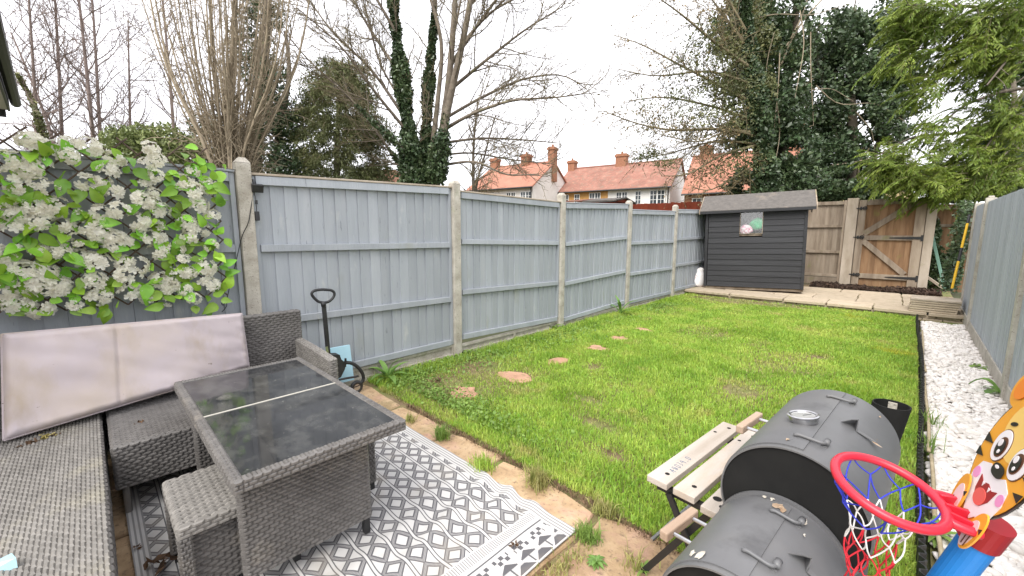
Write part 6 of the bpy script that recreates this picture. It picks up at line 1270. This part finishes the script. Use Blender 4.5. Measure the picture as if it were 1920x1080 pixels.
cI = np.concatenate([ell_points(1500, at_y(px_, py_, 12.55), (rx_, .25, rz_), .2)[0] for px_, py_, rx_, rz_ in ((1750, 500, .18, .5), (1772, 520, .2, .4), (1748, 445, .12, .45), (1785, 505, .16, .5))]); cb = np.array([at_y(1765, 540, 12.55)[0], 12.55, TZ]); cI = cI[cI[:, 2] > TZ]  # leaves added to darken the corner, standing in for its shade
ce = empty('corner_shade_leaves', tuple(cb)); tag(ce, 'dark leaves added to shade the corner behind the green post', 'ivy'); obj('leaves', leaf_mesh('leaves', cI - cb, .085, M_IVY), ce); MB().tube([(0, 0, 0), (.02, .02, .8)], .012, 6).build('stem', M_BARK, ce)
# ---- leaf mulch in front of the gate
n = 5200; c = np.stack([RNG.uniform(-1.55, .45, n), 10.98 + abs(RNG.normal(0, .22, n)), np.zeros(n)], 1); c[:, 2] = TZ + .01 + .075 * np.clip((c[:, 1] - 10.9) / .35, 0, 1) * (.4 + .9 * vnoise(c[:, 0] * 4 + 30, c[:, 1] * 4, 6)) * RNG.random(n); c = c[c[:, 1] < 11.5]
o = obj('leaf_mulch', leaf_mesh('leaf_mulch', c, .06, M_MULCH, aspect=.6)); tag(o, 'dark brown fallen leaves heaped along the foot of the gate', 'leaves', kind='stuff')

# ---- lawn edging along the gravel
le = empty('lawn_edging', (.145, 4.8, 0)); tag(le, 'black corrugated plastic edging between the lawn and the white pebbles', 'edging')
n = 520; yy = np.linspace(-3.9, 3.72, n); xx = .011 * np.sign(np.sin(yy * 2 * math.pi / .052)) * abs(np.sin(yy * 2 * math.pi / .052)) ** .5 + .014 * np.sin(yy * 1.1 + 1); zt_ = .078 + .012 * np.sin(yy * 1.7); v = []
for k in range(n): v += [(xx[k], yy[k], -.05), (xx[k], yy[k], zt_[k]), (xx[k] + .005, yy[k], zt_[k]), (xx[k] + .005, yy[k], -.05)]
MB().add(v, [(k * 4 + a, k * 4 + 4 + a, k * 4 + 4 + (a + 1) % 4, k * 4 + (a + 1) % 4) for k in range(n - 1) for a in range(4)]).build('edging_strip', M_RUBBER, le)
M_CANE = mat('split_cane', [(.3, (.34, .27, .16)), (.7, (.50, .42, .28))], scale=20, rough=.8)
for k, (y0, y1, lab) in enumerate(((1.6, 3.2, 'nearest length of pale split cane beside the black lawn edging'), (3.25, 5.1, 'middle length of pale split cane beside the black lawn edging'), (5.2, 7.3, 'farthest length of pale split cane beside the black lawn edging'))):
    p = spline([(.185 + RNG.normal(0, .008), y, .035 + RNG.normal(0, .012)) for y in np.linspace(y0, y1, 6)], 16); o = MB().tube(p - p[0], .009, 7).build('garden_cane', M_CANE, None, True, loc=tuple(p[0])); tag(o, lab, 'cane', 'canes along the lawn edging')

# ---- stepping stones
M_STEP = mat('terracotta_slab', [(.3, (.36, .20, .13)), (.7, (.50, .30, .20))], scale=9, rough=.95, bump=.6, bscale=70, over=[((.20, .17, .07), 14., .55, .70)])
SS = [((870, 738), .17, .11, 'nearest stepping stone in the lawn'), ((968, 706), .20, .12, 'second stepping stone, shaped like a rough diamond'), ((1047, 678), .15, .10, 'third small stepping stone along the fence side of the lawn'), ((1120, 654), .16, .09, 'fourth stepping stone, half covered by grass'), ((1162, 636), .15, .11, 'fifth stepping stone out in the open lawn'), ((1208, 620), .18, .08, 'farthest stepping stone, almost grown over')]
stc = []
for k, (px, rx, ry, lab) in enumerate(SS):
    rx, ry = rx * .74, ry * .85; p = at_z(*px, .0) - (0, 0, .006); stc.append((p, rx, ry)); n = 11; an = np.linspace(0, 2 * math.pi, n, endpoint=False); rad = 1 + RNG.normal(0, .24, n).clip(-.4, .4); t = [(rx * math.cos(a) * r, ry * math.sin(a) * r * 1.25) for a, r in zip(an, rad)]
    o = MB().add([(x, y, -.04) for x, y in t] + [(x, y, .014 + RNG.normal(0, .002)) for x, y in t] + [(x * .93, y * .93, .021) for x, y in t], [(i, (i + 1) % n, n + (i + 1) % n, n + i) for i in range(n)] + [(n + i, n + (i + 1) % n, 2 * n + (i + 1) % n, 2 * n + i) for i in range(n)] + [tuple(range(2 * n, 3 * n))]).build('stepping_stone', M_STEP, None, loc=tuple(p))
    tag(o, lab, 'stepping stone', 'stepping stones across the lawn')

# ================================================================== GROUND COVER
def blades(name, xy, h, m, w=.0042, lean=.55, z0=0., flat_=None):
    n = len(xy); h = h * (1 + RNG.normal(0, .28, n)).clip(.35, 2); az = RNG.uniform(0, 2 * math.pi, n); le_ = abs(RNG.normal(0, lean, n)); d = np.stack([np.cos(az), np.sin(az), np.zeros(n)], 1); s = np.stack([-np.sin(az + RNG.normal(0, .5, n)), np.cos(az), np.zeros(n)], 1)
    b = np.concatenate([xy, np.full((n, 1), 0.) + (z0 if np.isscalar(z0) else np.asarray(z0)[:, None])], 1); ww = (w * RNG.uniform(.7, 1.3, n))[:, None]; up = np.array([0, 0, 1.])
    mid = b + up * (h * .55 * np.cos(le_ * .5))[:, None] + d * (h * .55 * np.sin(le_ * .5))[:, None]; tip = mid + up * (h * .45 * np.cos(le_ * 1.5))[:, None] + d * (h * .45 * np.sin(le_ * 1.5))[:, None]
    v = np.stack([b - s * ww * .8, b + s * ww * .8, mid + s * ww * .7, mid - s * ww * .7, tip], 1).reshape(-1, 3); k = np.arange(n)[:, None] * 5
    return np_mesh(name, v, [k + np.array([[0, 1, 2, 3]]), k + np.array([[3, 2, 4]])], m)
def dens_mask(x, y):
    d = .56 + .9 * (vnoise(x * 1.1 + 20, y * 1.1 + 20, 41) - .3) + .45 * (vnoise(x * 4.2 + 5, y * 4.2 + 5, 42) - .5)
    for cx_, cy_, rx_, ry_ in ((-2.55, 8.3, 1.0, .38), (-1.6, 8.4, 1.2, .20), (-1.42, 2.30, .16, .07), (-1.15, 2.02, .12, .06), (-1.7, 2.6, .12, .07), (-2.75, 2.0, .35, .22), (-2.9, 2.5, .18, .18), (-.9, 3.6, .12, .1), (-1.9, 4.6, .2, .12), (-.6, 5.2, .14, .1), (-2.1, 3.3, .1, .1)):
        d = d - .85 * np.exp(-((x - cx_) / rx_) ** 2 - ((y - cy_) / ry_) ** 2)
    for (p, rx_, ry_) in stc: d = np.where(((x - p[0]) / (rx_ * .93)) ** 2 + ((y - p[1]) / (ry_ * 1.12)) ** 2 < 1, -1, d)
    return d
def grass_pts(n, x0, x1, y0, y1, pw=1.):
    y = y0 + (y1 - y0) * RNG.random(n) ** pw; x = x0 + (x1 - x0) * RNG.random(n); return x, y
x, y = grass_pts(380000, LX0, LX1, LY0, LY1, 1.35); d = dens_mask(x, y); k = RNG.random(len(x)) < d; x, y, d = x[k], y[k], d[k]
edge_ = LY0 + .022 + .045 * (vnoise(x * 6 + 9, x * 0, 12) - .5); k = y > edge_; x, y, d = x[k], y[k], d[k]
hgt = .015 + .021 * vnoise(x * 1.6 + 11, y * 1.6 + 3, 43) + .012 * np.clip(d, 0, 1) + .020 * (x < -3.1)
wd_ = .0030 + .0011 * np.clip(y - 2, 0, 7) * .5
go = obj('lawn_grass', blades('lawn_grass', np.stack([x, y], 1), hgt, M_GRASS, wd_, .75)); tag(go, 'short bright green lawn grass', 'grass', kind='stuff')
x, y = grass_pts(42000, LX0, LX1, LY0, LY1, 1.3); k = (dens_mask(x, y) < .55) & (dens_mask(x, y) > -.6); o = obj('dry_grass', blades('dry_grass', np.stack([x[k], y[k]], 1), np.full(k.sum(), .024), M_GRASSD, .0032 + .0004 * np.clip(y[k] - 2, 0, 7), .9)); tag(o, 'thin straw coloured grass in the worn patches of the lawn', 'grass', kind='stuff')
# moss and clover-like small leaves near the left border
n = 6000; x = LX0 + abs(RNG.normal(0, .26, n)); y = RNG.uniform(1.6, 7.5, n) ** 1.; k = vnoise(x * 3 + 7, y * 2 + 7, 51) > .45; c = np.stack([x[k], y[k], .012 + .03 * RNG.random(k.sum())], 1); o = obj('clover', leaf_mesh('clover', c, .024, M_WEED, nrm=np.tile([0, 0, 1.], (k.sum(), 1)), aspect=.8)); tag(o, 'low broad leaved weeds along the foot of the left fence', 'weeds', kind='stuff')
n = 2000; x = -2.9 + RNG.normal(0, .55, n) + .4; y = 1.72 + abs(RNG.normal(0, .16, n)); k = (x > LX0) & (x < -1.2); c = np.stack([x[k], y[k], .012 + .03 * RNG.random(k.sum())], 1); o = obj('clover', leaf_mesh('clover', c, .020, M_WEED, nrm=np.tile([0, 0, 1.], (k.sum(), 1)), aspect=.85)); tag(o, 'clover patch at the lawn edge beside the slabs', 'weeds', kind='stuff')
# grass tufts in the slab joints
for k, (px, r, h, nn, m, lab) in enumerate([((828, 822), .045, .085, 210, M_WEED, 'green grass tuft at the rug edge nearest the table'), ((903, 876), .06, .06, 240, M_GRASS, 'low bright grass tuft beside the rug, second from the table'), ((1008, 912), .05, .105, 260, M_GRASSD, 'tall yellowing grass tuft in the joint between two slabs'), ((1100, 1010), .05, .06, 220, M_WEED, 'grass tuft at the right corner of the rug'),
        ((1135, 960), .07, .05, 260, M_GRASSD, 'dry grass tuft at the lawn edge between the two nearest slabs'), ((770, 790), .04, .05, 90, M_GRASSD, 'sparse straw blades beside the table corner'), ((1190, 1062), .06, .06, 60, M_GRASSD, 'thin upright grass blades on the nearest slab'), ((1050, 1068), .10, .03, 260, M_GRASSD, 'mossy grass growing along the end edge of the rug')]):
    p = at_z(*px, .01); xy = np.stack([RNG.normal(0, r * .5, nn) * (1 if k != 7 else .5), RNG.normal(0, r * .4, nn) * (1 if k != 7 else 2.2)], 1); o = obj('grass_tuft', blades('grass_tuft', xy, np.full(nn, h), m, .0026, .7), None, tuple(p)); tag(o, lab, 'grass tuft', 'grass tufts between the slabs')
M_DRYE = M_GRASSD
x = RNG.uniform(-2.6, .1, 2600); y = 1.555 + RNG.normal(0, .014, 2600); o = obj('edge_roots', blades('edge_roots', np.stack([x, y], 1), np.full(2600, .03), mat('brown_roots', [(.3, (.09, .055, .03)), (.7, (.22, .14, .08))], scale=30, island=.3), .002, 1.2)); tag(o, 'brown roots and dead blades along the cut edge of the lawn', 'roots', kind='stuff')
# leafy weeds
def rosette(name, label, p, n, L, Wd, m, up=.7, cat='weed', group='weeds around the lawn', tiers=1):
    r = empty(name, tuple(p)); tag(r, label, cat, group)
    for i in range(n):
        a = 2 * math.pi * i / n + RNG.normal(0, .3); el = up * RNG.uniform(.6, 1.25); l = L * RNG.uniform(.6, 1.1); d = np.array([math.cos(a), math.sin(a), 0]); s = np.array([-math.sin(a), math.cos(a), 0]); v = []; q = np.zeros(3) + (0, 0, .05 * L * (i % 3) * tiers); ts = np.linspace(0, 1, 7); ang = el
        for t in ts:
            w = Wd * l / L * math.sin(math.pi * min(.97, t * .93 + .07)) ** .8; v += [q - s * w + (0, 0, w * .3), q, q + s * w + (0, 0, w * .3)]; q = q + (d * math.cos(ang) + np.array([0, 0, 1.]) * math.sin(ang)) * l / 6; ang -= .22
        MB().add(v, [(k * 3 + j, k * 3 + j + 1, k * 3 + j + 4, k * 3 + j + 3) for k in range(6) for j in range(2)]).build('leaf', m, r, True)
    return r
M_BROAD = mat('broad_leaf', [(.3, (.11, .23, .045)), (.7, (.20, .34, .08))], scale=8, rough=.4, objrand=.2, transl=.3)
rosette('weed_plant', 'tall leafy weed growing by the fence behind the table corner', at_z(728, 712, 0), 11, .27, .028, M_BROAD, 1.15)
rosette('weed_plant', 'low round leaved weed against the fence just right of the tall weed', at_z(775, 700, 0), 12, .12, .022, M_BROAD, .7)
rosette('weed_plant', 'dark leafy weed at the foot of the second concrete post', at_z(866, 664, 0), 10, .13, .022, M_WEED, .8)
rosette('weed_plant', 'bushy weed at the foot of the third concrete post', at_z(1036, 618, 0), 12, .16, .024, M_WEED, .8)
rosette('weed_plant', 'tall sprig growing up in front of the fourth concrete post', at_z(1163, 592, 0), 10, .34, .022, M_BROAD, 1.3)
rosette('weed_plant', 'green weed at the left end of the terrace edging', at_z(1290, 548, 0), 12, .22, .03, M_WEED, .9)
rosette('weed_plant', 'pale green weed growing between slabs near the barbecue', at_z(1118, 1055, .01), 22, .05, .008, M_BROAD, .7)
rosette('weed_plant', 'small dark seedling on the nearest slab', at_z(1207, 1072, .01), 9, .05, .006, M_WEED, 1.0)
rosette('broad_leaved_plant', 'broad strap leaved plant on the white pebbles by the right fence post', at_z(1884, 742, .0) - (.02, 0, 0), 3, .20, .035, M_BROAD, .5)
lp = at_z(1878, 742, .03); tgt = at_z(1815, 728, .02); r = [o for o in COL.objects if o.name.startswith('broad_leaved_plant')][0]; v = []; q0 = lp - np.array(r.location); q1 = tgt - np.array(r.location); sd_ = unit(np.cross(q1 - q0, (0, 0, 1)))
for t in np.linspace(0, 1, 9): w = .030 * math.sin(math.pi * min(.96, t * .9 + .06)) ** .7; c = q0 + (q1 - q0) * t + np.array([0, 0, .10 * math.sin(math.pi * t * .9)]); v += [c - sd_ * w + (0, 0, .012), c, c + sd_ * w + (0, 0, .012)]
MB().add(v, [(k * 3 + j, k * 3 + j + 1, k * 3 + j + 4, k * 3 + j + 3) for k in range(8) for j in range(2)]).build('leaf', M_BROAD, r, True)
rosette('weed_plant', 'flat dark weed sprawling at the gravel edge beside the right fence', at_z(1838, 690, .01), 8, .14, .018, M_WEED, .3)
rosette('weed_plant', 'straggly weed leaning over the black edging under the toy hoop', at_z(1755, 1010, .0), 12, .13, .014, M_WEED, .8)
for k, (px, lab) in enumerate([((1740, 850), 'long bent grass blades arching over the edging onto the pebbles'), ((1748, 800), 'thin grass stalks standing on the pebbles beside the edging')]):
    p = at_z(*px, .0); o = obj('grass_tuft', blades('grass_tuft', RNG.normal(0, .03, (40, 2)), np.full(40, .15), M_WEED, .003, .9), None, tuple(p)); tag(o, lab, 'grass tuft', 'grass tufts by the edging')
# ---- white pebbles
bm = bmesh.new(); bmesh.ops.create_icosphere(bm, subdivisions=2, radius=1); bv2 = np.array([v.co[:] for v in bm.verts]); bf2 = np.array([[v.index for v in f.verts] for f in bm.faces]); bm.free()
bm = bmesh.new(); bmesh.ops.create_icosphere(bm, subdivisions=1, radius=1); bv1 = np.array([v.co[:] for v in bm.verts]); bf1 = np.array([[v.index for v in f.verts] for f in bm.faces]); bm.free()
def pebbles(name, n, x0, x1, y0, y1, r, bv, bf, label, zj=.012):
    c = np.stack([RNG.uniform(x0, x1, n), RNG.uniform(y0, y1, n), RNG.uniform(-.006, zj, n)], 1); s = r * RNG.lognormal(0, .28, n)[:, None] * np.stack([RNG.uniform(.9, 1.5, n), RNG.uniform(.7, 1.1, n), RNG.uniform(.42, .7, n)], 1)
    a = RNG.uniform(0, 2 * math.pi, n); tx, ty = RNG.normal(0, .22, n), RNG.normal(0, .22, n); v = bv[None] * s[:, None]; v = v * (1 + .10 * np.sin(bv[None, :, :1] * 3 + a[:, None, None]) + .08 * np.sin(bv[None, :, 1:2] * 4 + 2 * a[:, None, None]))
    ca, sa = np.cos(a)[:, None], np.sin(a)[:, None]; X_ = v[..., 0] * ca - v[..., 1] * sa; Y_ = v[..., 0] * sa + v[..., 1] * ca; Z_ = v[..., 2] + X_ * tx[:, None] + Y_ * ty[:, None]
    v = np.stack([X_, Y_, Z_], -1) + c[:, None]; f = (np.arange(n)[:, None, None] * len(bv) + bf[None]).reshape(-1, 3)
    o = obj(name, np_mesh(name, v.reshape(-1, 3), f, M_PEB, True)); tag(o, label, 'gravel', kind='stuff'); return o
pebbles('white_pebbles', 4600, .185, .605, .4, 4.2, .0185, bv2, bf2, 'rounded white pebbles filling the strip beside the right fence'); pebbles('white_pebbles', 5600, .185, .605, 4.2, 8.35, .017, bv1, bf1, 'far part of the rounded white pebble strip up to the stacked slabs')

for o in COL.objects:
    if o.parent and o.name.split('.')[0] in STUFFN: o['kind'] = 'stuff'
